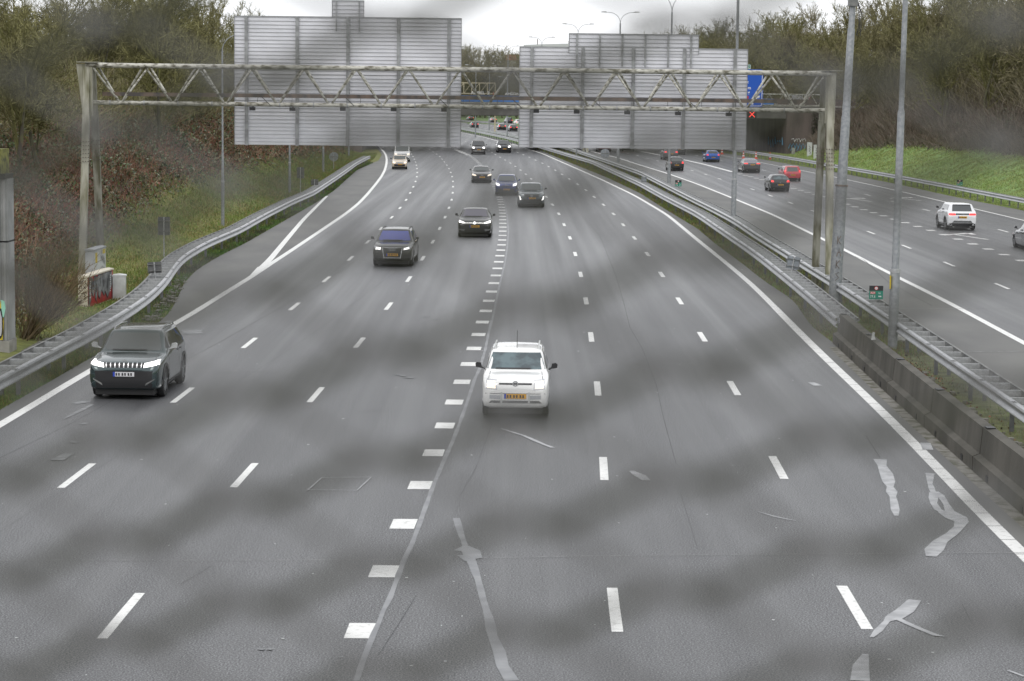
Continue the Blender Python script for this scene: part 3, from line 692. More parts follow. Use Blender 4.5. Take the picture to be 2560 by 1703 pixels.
ca.build('bottom_chord', 'gantry', gantry, smooth=True, ms=['gantry', 'board_post'])
def leg_pair(x0, sgn, my):
    # frame head
    hd = MB(); hd.prism([(x0 - .16, HB - .5), (x0 + .2, HB - .5), (x0 + .22, HT + .04), (x0 - .30 * (1 if sgn < 0 else .2) - .1, HT + .04)], -.86, -.60, 'xz')
    hd.box(x0 - .38, x0 + .45, -1.0, 1.0, HT + .10, HT + .13)
    hd.build('frame_head', 'gantry_leg', gantry)
    for s, mt in ((-1, 'gantry_leg'), (1, my)):
        a = Vector((x0 + .02 * sgn, s * .72, HT - .05)); m_ = Vector((x0 + s * .25 * math.tan(gth), s * 1.0, HB - .4)); b_ = Vector((x0 + s * 2.1 * math.tan(gth), s * 2.1, -.2))
        l = MB(); l.bar(a, m_, .24, .24); l.bar(m_, b_, .27, .28); l.k = 1; bt = l
        for k in range(6):
            for q in (-.15, -.05, .05, .15):
                c_ = m_.lerp(b_, .16 + .022 * k); bt.box(c_.x + q - .02, c_.x + q + .02, c_.y - .205, c_.y - .17, c_.z - .02, c_.z + .02)
        bt.build('leg', mt, gantry, ms=[mt, 'tray'])
leg_pair(.05, -1, 'moss_leg'); leg_pair(GLEN - .05, 1, 'moss_leg')
# detectors under the bottom chord
for px, py in [(631,272),(731,273),(857,273),(984,274),(1110,275),(1340.6,278),(1441.6,280),(1568,282),(1694.8,284),(1821.8,286)]:
    t_ = (px - 222) / (2062 - 222); Yd = 88.5 + .9 * t_ - .05
    p = atY(px, py, Yd); q = gantry.matrix_basis.inverted() @ p
    d = MB(); d.box(q.x - .11, q.x + .11, q.y - .12, q.y + .14, q.z - .07, q.z + .07); d.bar((q.x, q.y + .02, q.z + .06), (q.x + .1, 0, HB - .02), .03); d.build('detector', 'black', gantry)

def board(name, label, pxs, Y0, Y1, posts, ncol, npl, group='backs of road signs on the gantry', low=0.0, postw=.13):
    """back of a big sign: stacked aluminium planks with a ledge each, on vertical posts"""
    (ax, at_, bx, bt, ab, bb) = pxs   # left x, top y left, right x, top y right, bottom y left, bottom y right
    TL = atY(ax, at_, Y0); TR = atY(bx, bt, Y1); BL = atY(ax, ab, Y0)
    W = math.hypot(TR.x - TL.x, TR.y - TL.y); H = TL.z - BL.z; th = math.atan2(TR.y - TL.y, TR.x - TL.x)
    root = empty(name, (TL.x, TL.y, BL.z), th, label, 'sign back', group)
    prof = []; step = H / npl
    for k in range(npl):
        z = k * step
        prof += [(0.0, z), (-.012, z + step * .30), (-.004, z + step * .84), (-.004, z + step * .86), (-.048, z + step * .87), (-.050, z + step * .97), (.0, z + step * .985)]
    b = MB(); vs = []; n = len(prof)
    for x_ in (0, W): vs += [(x_, q[0], q[1]) for q in prof] + [(x_, .05, H), (x_, .05, 0)]
    n = len(prof) + 2
    b.add(vs, [(i, i + 1, n + i + 1, n + i) for i in range(n - 1)] + [(n - 1, 0, n, 2*n - 1), tuple(range(n)), tuple(range(2*n-1, n-1, -1))])
    b.build('plank_panel', 'board', root)
    f_ = MB(); f_.box(-.02, 0, -.055, .06, 0, H + .02); f_.box(W, W + .02, -.055, .06, 0, H + .02); f_.box(0, W, -.06, .06, H, H + .025)
    f_.build('edge_frame', 'board_post', root)
    for t_ in posts:
        p = MB(); x_ = t_ * W; p.box(x_ - postw/2, x_ + postw/2, -.115, -.085, -low - .02, H + .02); p.box(x_ - .02, x_ + .02, -.085, -.052, -low - .02, H + .02); p.box(x_ - postw/2, x_ + postw/2, -.078, -.055, -low, H)
        p.build('post', 'board_post', root)
    return root
Y_at = lambda px: 88.5 + .9 * (px - 222) / (2062 - 222)
board('road_sign', 'large grey plank back of the left road sign behind the truss gantry', (586.5, 40.5, 1153.5, 43.5, 361.5, 365.5), Y_at(586) + 1.35, Y_at(1153) + 1.35, [.052, .276, .50, .723, .946], 5, 34)
board('road_sign', 'large grey plank back of the right road sign behind the truss gantry', (1300, 117.5, 1869, 130, 368.5, 376), Y_at(1300) + 1.35, Y_at(1869) + 1.35, [.053, .276, .498, .722, .945], 5, 27)
board('road_sign', 'small grey plate with two brackets on top of the left sign', (831, 2, 909.5, 3, 42, 42), Y_at(831) + 1.30, Y_at(909) + 1.30, [.13, .86], 2, 4, low=.56, postw=.06)
board('road_sign', 'long pale panel with six posts mounted above the right sign', (1423.6, 84.5, 1746.5, 89, 133, 138), Y_at(1423) + 1.30, Y_at(1746) + 1.30, [.058, .235, .41, .588, .765, .942], 6, 5, low=.50, postw=.075)
# ------------------------------------------------------------------ vegetation
mat('brick_roof', (.28,.13,.09), .8)
rng = np.random.default_rng(11)
def ribbons(P0, P1, w0, w1, r=None):
    """tapered flat twigs from P0 to P1 (n,3); returns verts (4n,3), quads"""
    r = r or rng
    d = P1 - P0; a = r.normal(size=d.shape); s = np.cross(d, a); s /= (np.linalg.norm(s, axis=1, keepdims=True) + 1e-9)
    w0 = np.broadcast_to(w0, (len(d),))[:, None]; w1 = np.broadcast_to(w1, (len(d),))[:, None]
    V = np.stack([P0 - s*w0/2, P0 + s*w0/2, P1 + s*w1/2, P1 - s*w1/2], 1).reshape(-1, 3)
    return V, np.arange(len(V)).reshape(-1, 4)
def rand_dirs(D, spread, r):
    V = D + r.normal(size=D.shape) * spread
    return V / np.linalg.norm(V, axis=1, keepdims=True)
def branching(base, D, Ln, W, levels, r, up=.15, droop=0.0):
    """level-wise random branching; returns list of (P0,P1,w0,w1) per level"""
    outl = []
    for (k, lf, spread, wf, t0) in levels:
        n = len(base)
        tip = base + D * Ln[:, None]
        mid = base + D * (Ln * .5)[:, None] + r.normal(size=base.shape) * (Ln * .05)[:, None]
        outl.append((base, mid, W, W * .72)); outl.append((mid, tip, W * .72, W * .42))
        if k == 0: break
        t = r.uniform(t0, 1, size=(n, k)); 
        nb = (base[:, None] + (tip - base)[:, None] * t[..., None]).reshape(-1, 3)
        nd = rand_dirs(np.repeat(D, k, 0) + np.array([0, 0, up]), spread, r)
        nl = np.repeat(Ln, k) * lf * r.uniform(.55, 1.25, n * k) * (1.02 - .22 * t.ravel())
        nw = np.repeat(W, k) * wf
        base, D, Ln, W = nb, nd, nl, nw
    return outl
def tree_variant(seed, H, trunkw=.17, dense=1.0, olive=1.0, wide=.55, ivy=0, twig=.014):
    r = np.random.default_rng(seed)
    nst = r.integers(1, 3)
    base = np.zeros((1, 3)); D = np.array([[r.normal() * .08, r.normal() * .08, 1.0]]); Ln = np.array([H * .50]); W = np.array([trunkw])
    lv = [(12, .80, wide, .5, .25), (7, .55, wide, .5, .15), (7, .55, wide, .5, .15), (int(6 * dense), .6, wide * 1.1, .5, .1), (0, 0, 0, 0, 0)]
    L_ = branching(base, D, Ln, W, lv, r, up=.16)
    tm = MB(); tm.tube([(0, 0, -.6), tuple(L_[0][1][0]), tuple(L_[1][1][0])], [trunkw * .62, trunkw * .42, trunkw * .16], 7)
    Vs = []; Fs = []; Cs = []; off = 0
    for i, (a, b_, w0, w1) in enumerate(L_):
        if i < 2: continue
        w0 = np.maximum(w0 * np.ones(len(a)), twig); w1 = np.maximum(w1 * np.ones(len(a)), twig * .55)
        V, Q = ribbons(a, b_, w0, w1, r)
        if i < 6:   # thick limbs get a second crossed ribbon
            V2, Q2 = ribbons(a, b_, w0, w1, r); V = np.vstack([V, V2]); Q = np.vstack([Q, Q2 + len(Q) * 4])
        base_c = np.array([.15, .15, .042]) * olive + np.array([.14, .112, .082]) * (1 - olive)
        lim = i / len(L_)
        c = base_c * (1 - lim) + lim * (base_c * .45 + np.array([.21, .19, .095]) * .55)
        cc = c * r.uniform(.6, 1.45, (len(Q), 1)); Cs.append(np.repeat(cc, 4, 0)); Vs.append(V); Fs.append(Q + off); off += len(V)
    if ivy:
        nI = ivy; p = np.stack([r.normal(0, .4, nI), r.normal(0, .4, nI), r.uniform(0, H * .5, nI)], 1)
        V, Q = leaves(p, r.uniform(.06, .12, nI), r); Vs.append(V); Fs.append(Q + off); off += len(V)
        Cs.append(np.repeat(np.array([.035, .06, .02]) * r.uniform(.6, 1.6, (nI, 1)), 4, 0))
    return tm, np.vstack(Vs), np.vstack(Fs), np.vstack(Cs)
def leaves(P, s, r):
    n = len(P); a = r.normal(size=(n, 3)); b_ = r.normal(size=(n, 3)); a /= np.linalg.norm(a, axis=1, keepdims=True)
    b_ = np.cross(a, b_); b_ /= np.linalg.norm(b_, axis=1, keepdims=True); s = (np.ones(n) * s)[:, None]
    V = np.stack([P - a*s, P - b_*s*.6, P + a*s, P + b_*s*.6], 1).reshape(-1, 3)
    return V, np.arange(4 * n).reshape(-1, 4)
VAR = []
for k in range(5):
    VAR.append(tree_variant(20 + k, 8.0, olive=[1, .75, .9, .3, .6][k], twig=.03, dense=1.0, wide=[.55, .5, .6, .5, .45][k]))
TRUNKS = [None] * 5; CROWNS = [None] * 5
def place_tree(k, p, s, rz, label, group, name='bare_tree', sz=1.0):
    root = empty(name, p, rz, label, 'tree', group); root.scale = (s, s, s * sz)
    if TRUNKS[k] is None:
        TRUNKS[k] = VAR[k][0].build('trunk', 'bark', root, smooth=True)
        CROWNS[k] = mesh_np('crown', VAR[k][1], VAR[k][2], M['twiggy'], root, col=VAR[k][3])
    else:
        for src in (TRUNKS[k], CROWNS[k]):
            o = src.copy(); C.objects.link(o); o.parent = root
random.seed(21)
VH = [float(v[1][:, 2].max()) for v in VAR]
def fit_scale(x_, y, z, k, xs, ys_, jit):
    px = 1280 + F * x_ / y; hor = 245.8 + .011 * (px - 1280)
    yt = float(np.interp(px, xs, ys_)) + abs(random.gauss(0, jit))
    return ((CAMH + (hor - yt) / F * y) - z) / VH[k]
LX_, LY_ = [-400, 560, 620, 680, 740, 830, 1000], [-70, -60, -15, 45, 75, 110, 200]
RX_, RY_ = [1500, 1590, 1700, 1800, 1900, 2000, 2100, 2300, 2560, 3000], [95, 82, 62, 46, 30, 12, -8, -45, -110, -200]
def tree_row(n, ya, yb, pw, side, d0, d1, vs, XS, YS_, jit, smin, smax, label, group):
    for i in range(n):
        y = ya + (yb - ya) * ((i + random.random()) / n) ** pw; d = random.uniform(d0, d1)
        x_ = float(footL(y)) - d if side < 0 else float(footR(y)) + d
        if side > 0 and 316 < y < 356 and d < 9: continue
        if side < 0 and y < 70: continue
        k = random.choice(vs); z = float(ground_h(x_, y)) - .1
        s = fit_scale(x_, y, z, k, XS, YS_, jit)
        if s < .45: continue
        s = min(max(s, smin), smax); place_tree(k, (x_, y, z), s, random.uniform(0, 6), label, group, sz=1.0)
tree_row(34, 70, 200, 1.2, -1, 10, 26, [0, 1, 2], LX_, LY_, 8, .7, 1.9, 'leafless olive-green tree in the dense row on the left bank', 'bare trees on the left bank')
tree_row(46, 95, 400, 1.1, -1, 6, 22, [0, 1, 2], LX_, LY_, 25, .5, 1.5, 'leafless olive-green tree in the dense row on the left bank', 'bare trees on the left bank')
tree_row(70, 150, 560, 1.1, 1, 14, 34, [0, 1, 2, 3, 4], RX_, RY_, 7, .8, 2.6, 'leafless brown and olive tree in the wood on top of the right bank', 'bare trees on the right bank')
tree_row(80, 150, 520, 1.0, 1, 8, 24, [0, 2, 3, 4], RX_, RY_, 40, .6, 2.0, 'leafless brown and olive tree in the wood on top of the right bank', 'bare trees on the right bank')
for i in range(46):
    x_ = random.uniform(-34, 14); y = random.uniform(840, 960); k = random.choice([1, 3, 4])
    s = fit_scale(x_, y, 0, k, [1000, 1150, 1230, 1300], [98, 106, 112, 120], 10)
    place_tree(k, (x_, y, 0), s, random.uniform(0, 6), 'tall thin bare tree far behind the overpass, seen between the two big sign backs', 'distant bare trees beyond the overpass')

# ---- thickets (brambles, dry stems, ivy): nobody could count them
def thicket(name, pts_fn, n, leafc, stemc, smin, smax, hmax, label, cat, stem_ratio=.35, seed=1, stem_len=(.5, 1.3), stem_w=.014):
    r = np.random.default_rng(seed); P, hgt = pts_fn(r, n)      # base points on terrain and local canopy height 0..1
    nl = len(P); z = r.uniform(.05, 1, nl) ** .6 * hgt * hmax
    Q = P.copy(); Q[:, 2] += z
    dist = np.clip(P[:, 1] / 100, .6, 3.5)
    sz = r.uniform(smin, smax, nl) * dist ** .75
    V, Fq = leaves(Q, sz, r)
    # colour by patches
    pn = .5 + .5 * np.sin(P[:, 0] * .55 + 2.1 * np.sin(P[:, 1] * .17)) * np.sin(P[:, 1] * .21 + P[:, 0] * .37)
    pn = np.clip(pn + r.normal(0, .22, nl), 0, 1)
    lc = np.array(leafc); idx = np.clip((pn * len(lc)).astype(int), 0, len(lc) - 1)
    col = lc[idx] * r.uniform(.3, 1.8, (nl, 1)) * (0.75 + .35 * (z / (hgt * hmax + 1e-6)))[:, None] ** 0
    Cc_ = np.repeat(col, 4, 0)
    ns = int(nl * stem_ratio); ii = r.integers(0, nl, ns); b0 = P[ii].copy(); b0[:, 2] += r.uniform(0, .6, ns) * hgt[ii] * hmax
    dd = r.normal(size=(ns, 3)) * .6; dd[:, 2] = np.abs(dd[:, 2]) + .35; dd /= np.linalg.norm(dd, axis=1, keepdims=True)
    b1 = b0 + dd * (r.uniform(*stem_len, ns) * (.6 + hgt[ii]))[:, None]
    V2, F2 = ribbons(b0, b1, stem_w * np.clip(P[ii, 1] / 100, .7, 3), stem_w * .5, r)
    sc = np.array(stemc); c2 = np.repeat(sc[r.integers(0, len(sc), ns)] * r.uniform(.5, 1.5, (ns, 1)), 4, 0)
    o = mesh_np(name, np.vstack([V, V2]), np.vstack([Fq, F2 + len(V)]), M['leafy'], col=np.vstack([Cc_, c2]))
    tag(o, label, cat, kind='stuff'); return o
def left_pts(r, n):
    y = 58 + (330 - 58) * r.uniform(0, 1, n) ** 1.55; g_ = glimit(y)
    d = g_ + r.uniform(0, 1, n) ** 1.1 * (24 - g_) + r.normal(0, .5, n)
    x_ = footL(y) - d; h = np.clip(.45 + .55 * np.sin(x_ * 1.1 + y * .5) * np.sin(y * .8 - x_ * .4), .1, 1) * np.clip((d - g_) / 2.5 + .25, .15, 1)
    k = ~((x_ < -13.9) & (y < 67.5))
    return np.stack([x_, y, ground_h(x_, y)], 1)[k], h[k]
thicket('bramble_thicket', left_pts, 300000, [(.05,.085,.025),(.10,.13,.075),(.15,.17,.12),(.08,.11,.04),(.15,.065,.04),(.09,.12,.045),(.15,.11,.06),(.12,.14,.08)], [(.24,.09,.055),(.26,.19,.11),(.19,.07,.045)],
        .045, .10, 1.9, 'tangle of green brambles and reddish dry stems covering the left bank', 'brambles', seed=4, stem_len=(.5, 1.5))
def left_up(r, n):
    y = 62 + (360 - 62) * r.uniform(0, 1, n) ** 1.3; d = r.uniform(9, 30, n); x_ = footL(y) - d
    h = np.clip(.6 + .4 * np.sin(x_ * .7 + y * .3) * np.sin(y * .5), .2, 1)
    k = ~((x_ < -13.9) & (y < 68))
    return np.stack([x_, y, ground_h(x_, y)], 1)[k], h[k]
thicket('scrub_undergrowth', left_up, 60000, [(.11,.12,.03),(.12,.12,.045),(.08,.08,.03)], [(.22,.21,.08),(.17,.17,.055),(.26,.22,.13)],
        .04, .07, 3.2, 'olive-green scrub with bare stems high on the left bank', 'scrub', stem_ratio=1.6, seed=6, stem_len=(1.0, 2.6), stem_w=.022)
def right_pts(r, n):
    y = 135 + (330 - 135) * r.uniform(0, 1, n) ** 1.05; g_ = grlimit(y)
    d = g_ + r.uniform(0, 1, n) ** 1.2 * 13 + r.normal(0, .4, n); x_ = footR(y) + d
    h = np.clip(.5 + .5 * np.sin(x_ * .9 + y * .4) * np.sin(y * .6 - x_ * .3), .15, 1) * np.clip((d - g_) / 3 + .3, .2, 1)
    k = ~((y > 316) & (y < 346))
    return np.stack([x_, y, ground_h(x_, y)], 1)[k], h[k]
thicket('bramble_thicket', right_pts, 120000, [(.07,.08,.04),(.09,.085,.06),(.11,.07,.045),(.08,.10,.05)], [(.15,.11,.08),(.13,.115,.075),(.18,.15,.12)],
        .03, .06, 2.6, 'dark bramble and bare-twig thicket above the grass of the right bank', 'brambles', stem_ratio=1.2, seed=9, stem_len=(.8, 2.0), stem_w=.018)
def right_up(r, n):
    y = 150 + (560 - 150) * r.uniform(0, 1, n); d = r.uniform(12, 36, n); x_ = footR(y) + d
    h = np.clip(.6 + .4 * np.sin(x_ * .5 + y * .2) * np.sin(y * .37), .2, 1)
    return np.stack([x_, y, ground_h(x_, y)], 1), h
thicket('scrub_undergrowth', right_up, 40000, [(.08,.075,.04),(.10,.09,.05),(.07,.08,.035)], [(.19,.165,.10),(.16,.145,.07),(.22,.19,.12)],
        .04, .06, 5.0, 'brown scrub under the trees of the right bank', 'scrub', stem_ratio=3.0, seed=16, stem_len=(1.5, 4.0), stem_w=.026)
# ---- grass blades
def blades(name, P, ln, wd, cols, label, seed, lean=.5):
    r = np.random.default_rng(seed); n = len(P); d = r.normal(size=(n, 3)) * lean; d[:, 2] = 1; d /= np.linalg.norm(d, axis=1, keepdims=True)
    P1 = P + d * (r.uniform(.5, 1.3, n) * ln)[:, None]
    V, Q = ribbons(P, P1, wd, wd * .4, r); cc = np.array(cols)
    pn = np.clip(.5 + .5 * np.sin(P[:, 0] * 1.1 + P[:, 1] * .31) * np.sin(P[:, 1] * .6 - P[:, 0] * .5) + r.normal(0, .25, n), 0, .999)
    c = cc[(pn * len(cc)).astype(int)] * r.uniform(.6, 1.5, (n, 1))
    o = mesh_np(name, V, Q, M['leafy'], col=np.repeat(c, 4, 0)); tag(o, label, 'grass', kind='stuff')
r = np.random.default_rng(31)
n = 150000; y = 46 + 250 * r.uniform(0, 1, n) ** 1.7; gl_ = glimit(y); x_ = footL(y) + 2.0 - r.uniform(0, 1, n) * (gl_ + 2.6)
dist = np.clip(y / 90, .6, 3)
k = ~((x_ < -13.9) & (y < 67.5))
blades('verge_grass', np.stack([x_, y, ground_h(x_, y)], 1)[k], (.14 * dist ** .4)[k], (.018 * dist)[k], [(.15,.20,.035),(.11,.21,.035),(.20,.19,.05),(.24,.17,.06),(.09,.15,.03)], 'green and straw-coloured grass on the left verge and bank foot', 1)
n = 50000; y = 44 + 210 * r.uniform(0, 1, n) ** 1.6; a_, b_ = np.maximum(paveL(y), railL(y) - .6), 0
x0_ = railL(y) - .7; x1_ = np.maximum(paveL(y), railL(y) + .1); x_ = x0_ + (x1_ - x0_) * r.uniform(0, 1, n); dist = np.clip(y / 90, .6, 3)
blades('verge_grass', np.stack([x_, y, np.full(n, -.03)], 1), .11 * dist ** .4, .016 * dist, [(.07,.15,.025),(.09,.16,.03),(.10,.10,.04),(.05,.06,.03)], 'strip of grass under the left guardrail beside the asphalt', 2)
n = 140000; y = 40 + 300 * r.uniform(0, 1, n) ** 1.5; x0_ = paveM1(y); x1_ = railM2(y) + .9; x_ = x0_ + (x1_ - x0_) * r.uniform(0, 1, n); dist = np.clip(y / 90, .6, 3)
keep = ~((y < 70) & (x_ < barr(y) + .3)) & ((y > 66) | (r.uniform(0, 1, n) < .12)); keep &= (.5 + .5 * np.sin(x_ * 2.3 + y * .5) * np.sin(y * .9)) > .12
blades('median_grass', np.stack([x_, y, np.full(n, -.03)], 1)[keep], (.12 * dist ** .4)[keep], (.017 * dist)[keep], [(.12,.20,.035),(.16,.15,.06),(.19,.12,.05),(.13,.21,.04),(.10,.09,.05)], 'weeds and thin grass growing in the median between the guardrails', 3)
n = 170000; y = 118 + 230 * r.uniform(0, 1, n) ** 1.25; x0_ = paveR(y) - .05; x1_ = footR(y) + grlimit(y) + .4; x_ = x0_ + (x1_ - x0_) * r.uniform(0, 1, n); dist = np.clip(y / 90, .6, 3)
blades('bank_grass', np.stack([x_, y, ground_h(x_, y)], 1), .10 * dist ** .3, .02 * dist, [(.22,.30,.08),(.26,.34,.10),(.25,.28,.09),(.30,.31,.12),(.18,.23,.06)], 'bright green mown grass on the slope of the right bank', 5, lean=.7)
# leaf litter in the median near the street lamp
n = 2600; px = r.normal(2345, 45, n); P = []
for i in range(n):
    y = r.uniform(46, 67) if i % 2 else r.normal(61.5, 2.2); x_ = float(barr(y)) + .45 + abs(r.normal(0, .45)); P.append((x_, y, r.uniform(-.02, .03)))
V, Q = leaves(np.array(P), r.uniform(.02, .05, n), r)
o = mesh_np('fallen_leaves', V, Q, M['leafy'], col=np.repeat(np.array([(.22,.07,.03),(.13,.05,.03),(.06,.045,.03),(.2,.12,.06)])[r.integers(0, 4, n)] * r.uniform(.5, 1.4, (n, 1)), 4, 0)); tag(o, 'rust-red fallen leaves in the median behind the concrete barrier', 'leaves', kind='stuff')
g = MB(); random.seed(14)
for i in range(420):
    y = random.uniform(36, 62); x_ = float(barr(y)) + random.uniform(.3, 1.4); s = random.uniform(.02, .07); g.box(x_ - s, x_ + s, y - s, y + s, -.04, -.02 + s)
g.build('gravel', 'curb_stone')['kind'] = 'stuff'
# willow shrub by the wall: tan stems fanning out
r = np.random.default_rng(77); n = 70
bs = np.stack([r.normal(-14.75, .12, n), r.normal(67.6, .25, n), np.full(n, -.05)], 1)
dd = np.stack([r.uniform(-.1, 1.1, n), r.normal(.2, .3, n), r.uniform(.7, 1.6, n)], 1); dd /= np.linalg.norm(dd, axis=1, keepdims=True)
Lv = branching(bs, dd, r.uniform(1.4, 2.5, n), np.full(n, .03), [(5, .5, .28, .6, .35), (4, .5, .3, .6, .2), (0, 0, 0, 0, 0)], r, up=.1)
Vs = []; Fs = []; off = 0
for a, b_, w0, w1 in Lv:
    for _ in range(2):
        V, Q = ribbons(a, b_, np.maximum(w0, .012), np.maximum(w1, .008), r); Vs.append(V); Fs.append(Q + off); off += len(V)
V = np.vstack(Vs); o = mesh_np('bare_shrub', V, np.vstack(Fs), M['leafy'], col=np.repeat(np.array([.21, .155, .085]) * r.uniform(.5, 1.4, (len(V) // 4, 1)), 4, 0))
tag(o, 'bare shrub of tan stems fanning out beside the ribbed concrete wall', 'shrub')

# ------------------------------------------------------------------ overpass
BY0, BY1 = 320.0, 352.0
br = empty('overpass', (0, BY0, 0), 0, 'concrete road overpass across both carriageways with blue edge panels', 'bridge')
b = MB(); b.prism([(0, 5.02), (.5, 5.02), (.5, 4.95), (BY1-BY0-.5, 4.95), (BY1-BY0-.5, 5.02), (BY1-BY0, 5.02), (BY1-BY0, 6.55), (0, 6.55)], -48, 60, 'yz'); b.build('girder', 'girder', br)
b = MB(); b.box(-48, 60, -.55, .0, 6.62, 6.86); b.build('deck_edge', 'concrete_light', br)
b = MB(); b.box(-48, 60, .6, BY1-BY0-.6, 6.57, 6.70); b.build('deck_surface', 'shoulder', br)
b = MB()
for k in range(-24, 23): b.box(k*1.6 + .04, k*1.6 + 1.56, -.52, -.48, 6.90, 7.78)
b.build('blue_panel', 'banner_blue', br)
b = MB(); b.box(-48, 60, -.56, -.525, 7.28, 7.36)
for k in range(-24, 38): b.box(k*1.6 - .03, k*1.6 + .03, -.56, -.40, 6.86, 7.85)
b.box(-48, 60, -.58, -.38, 7.80, 7.86)
b.build('railing', 'tray', br)
b = MB(); b.box(37, 60, -.50, -.30, 6.86, 7.75); b.build('parapet', 'abut', br)
b = MB(); b.prism([(38.6, 0), (60, 0), (60, BY1-BY0), (35.6, BY1-BY0)], -.3, 4.94, 'xy'); b.build('abutment', 'abut', br)
b = MB(); b.box(38.6, 52, -1.2, -.05, -.3, 6.5); b.build('wing_wall', 'abut', br)
b = MB(); b.prism([(-60, -16), (-20.6, -16), (-22.4, BY1-BY0), (-60, BY1-BY0)], -.3, 4.94, 'xy'); b.build('abutment', 'abut', br)
for k in range(6):
    b = MB(); y = 2 + k * 5.4; X_ = float(railM1(BY0 + y)) + 1.8; b.box(X_ - .35, X_ + .35, y - .5, y + .5, -.3, 4.94); b.build('pier', 'abut', br)
# tangled white lettering on the overpass fence
b = MB(); wl = lambda px, Y=BY0 - .62: atY(px, 240, Y).x
x0_ = wl(1177); text_mesh(b, 'ARBEL', .62, lambda u, v: (x0_ + u * 1.15, -.60, 7.95 + v), .02); b.build('lettering', 'spray_white', br); b = MB()
x0b = wl(1218); text_mesh(b, '2', .62, lambda u, v: (x0b + u, -.60, 7.95 + v), .02); b.build('lettering', 'spray_white', br); b = MB()
x1_ = wl(1262); text_mesh(b, 'AMSON', .5, lambda u, v: (x1_ + u * 1.2, -.60, 7.9 + v), .02)
b.build('lettering', 'spray_white', br)
b = MB(); x2_ = wl(1232); text_mesh(b, 'LA', .5, lambda u, v: (x2_ + u, -.60, 7.95 + v), .02); b.build('lettering', 'sign_red', br)
b = MB(); x3_ = wl(1972); text_mesh(b, 'OMSEUR', .95, lambda u, v: (x3_ + u * .75, -.62, 7.75 + v), .03); b.build('lettering', 'lilac', br)
b = MB()
for pa, pb_ in ((2018, 2030), (2072, 2088)):
    a0, a1 = wl(pa), wl(pb_); b.add([(a0, -.63, 8.5), (a1, -.63, 8.5), ((a0+a1)/2 - .1, -.63, 7.7)], [(0, 1, 2)]); 
b.build('pink_pennant', 'spray_pink', br)
b = MB(); 
for k in range(7):
    yy = 1.5 + k * 1.6; a0 = 38.55 - yy * 3 / 32; b.tube([(a0 - .02, yy, 1.2 + .5 * math.sin(k)), (a0 - .02, yy + .7, 2.0 + .3 * math.cos(k * 2)), (a0 - .02, yy + 1.2, 1.1)], .06, 5)
for k in range(6):
    x_ = 38.9 + k * .45; b.tube([(x_, -1.23, .8 + .3 * math.sin(k * 2)), (x_ + .25, -1.23, 1.5), (x_ + .5, -1.23, .9), (x_ + .3, -1.23, .5)], .05, 5)
b.build('graffiti', 'spray_blue', br)
b = MB()
for k in range(5):
    x_ = 39.3 + k * .4; b.tube([(x_, -1.24, 1.9 + .2 * math.cos(k * 3)), (x_ + .3, -1.24, 2.2), (x_ + .45, -1.24, 1.8)], .035, 5)
b.build('graffiti', 'spray_white', br)
# dead ivy over the wing wall
r = np.random.default_rng(5); n = 9000; P = np.stack([42 + r.beta(1.3, 1.3, n) * 9, BY0 - 1.25 - r.uniform(0, .35, n), 6.4 - r.uniform(0, 1, n) ** .8 * 5.6], 1)
V, Q = leaves(P, r.uniform(.05, .14, n), r); o = mesh_np('ivy', V, Q, M['leafy'], col=np.repeat(np.array([(.05,.05,.03),(.20,.17,.15),(.09,.075,.06),(.045,.06,.03)])[r.integers(0, 4, n)] * r.uniform(.5, 1.4, (n, 1)), 4, 0)); tag(o, 'half dead ivy hanging over the wing wall of the overpass', 'ivy', kind='stuff')

# ------------------------------------------------------------------ second gantry with the blue direction sign
g2 = empty('sign_gantry', (9.3, 296, 0), math.atan2(4, 31), 'thin white truss gantry far off by the overpass, over the receding traffic', 'gantry')
b = MB(); GL2 = 32.5
for z_ in (8.35, 5.95 + .95): b.tube([(0, 0, z_), (GL2, 0, z_)], .08, 8)
b.tube([(0, .8, 8.35), (GL2, .8, 8.35)], .07, 8); b.build('chords', 'gantry', g2, smooth=True)
b = MB(); x_ = 0
while x_ < GL2 - 2: b.bar((x_, 0, 8.35), (x_ + .95, 0, 6.9), .07); b.bar((x_ + .95, 0, 6.9), (x_ + 1.9, 0, 8.35), .07); x_ += 1.9
b.build('lattice', 'gantry', g2)
for x_ in (0, GL2):
    for s in (-1, 1): MB().bar((x_, s * .3, 8.4), (x_ + .1, s * 1.6, -.3), .3).build('leg', 'gantry_leg', g2)
# blue direction sign, rounded corners, white rim
pl_, pr_ = atY(1806, 173, 297.0), atY(1905, 268, 297.0)
sg = empty('direction_sign', (pl_.x, 297.0 - 1.0 + .2, pr_.z), 0, 'blue motorway direction sign with white arrow peeping out behind the big right sign back', 'road sign')
SW, SH = pr_.x - pl_.x, pl_.z - pr_.z
def rrect(w_, h_, rad, ox=0, oz=0):
    pts = []
    for cx_, cz_, a0 in ((w_ - rad, h_ - rad, 0), (rad, h_ - rad, 90), (rad, rad, 180), (w_ - rad, rad, 270)):
        for k in range(5): t = math.radians(a0 + 22.5 * k); pts.append((ox + cx_ + rad * math.cos(t), oz + cz_ + rad * math.sin(t)))
    return pts
b = MB(); b.prism(rrect(SW, SH, .35), 0, .12, 'xz'); b.build('panel', 'sign_blue', sg)
b = MB(); o_ = rrect(SW - .2, SH - .2, .3, .1, .1); i_ = rrect(SW - .36, SH - .36, .24, .18, .18); n = len(o_)
b.add([(p[0], -.01, p[1]) for p in o_] + [(p[0], -.01, p[1]) for p in i_], [(i, (i+1) % n, (i+1) % n + n, i + n) for i in range(n)]); b.build('rim', 'sign_white', sg)
b = MB(); u_ = lambda px, py: (px - 1806) / 99 * SW
w_ = lambda py: (268 - py) / 95 * SH
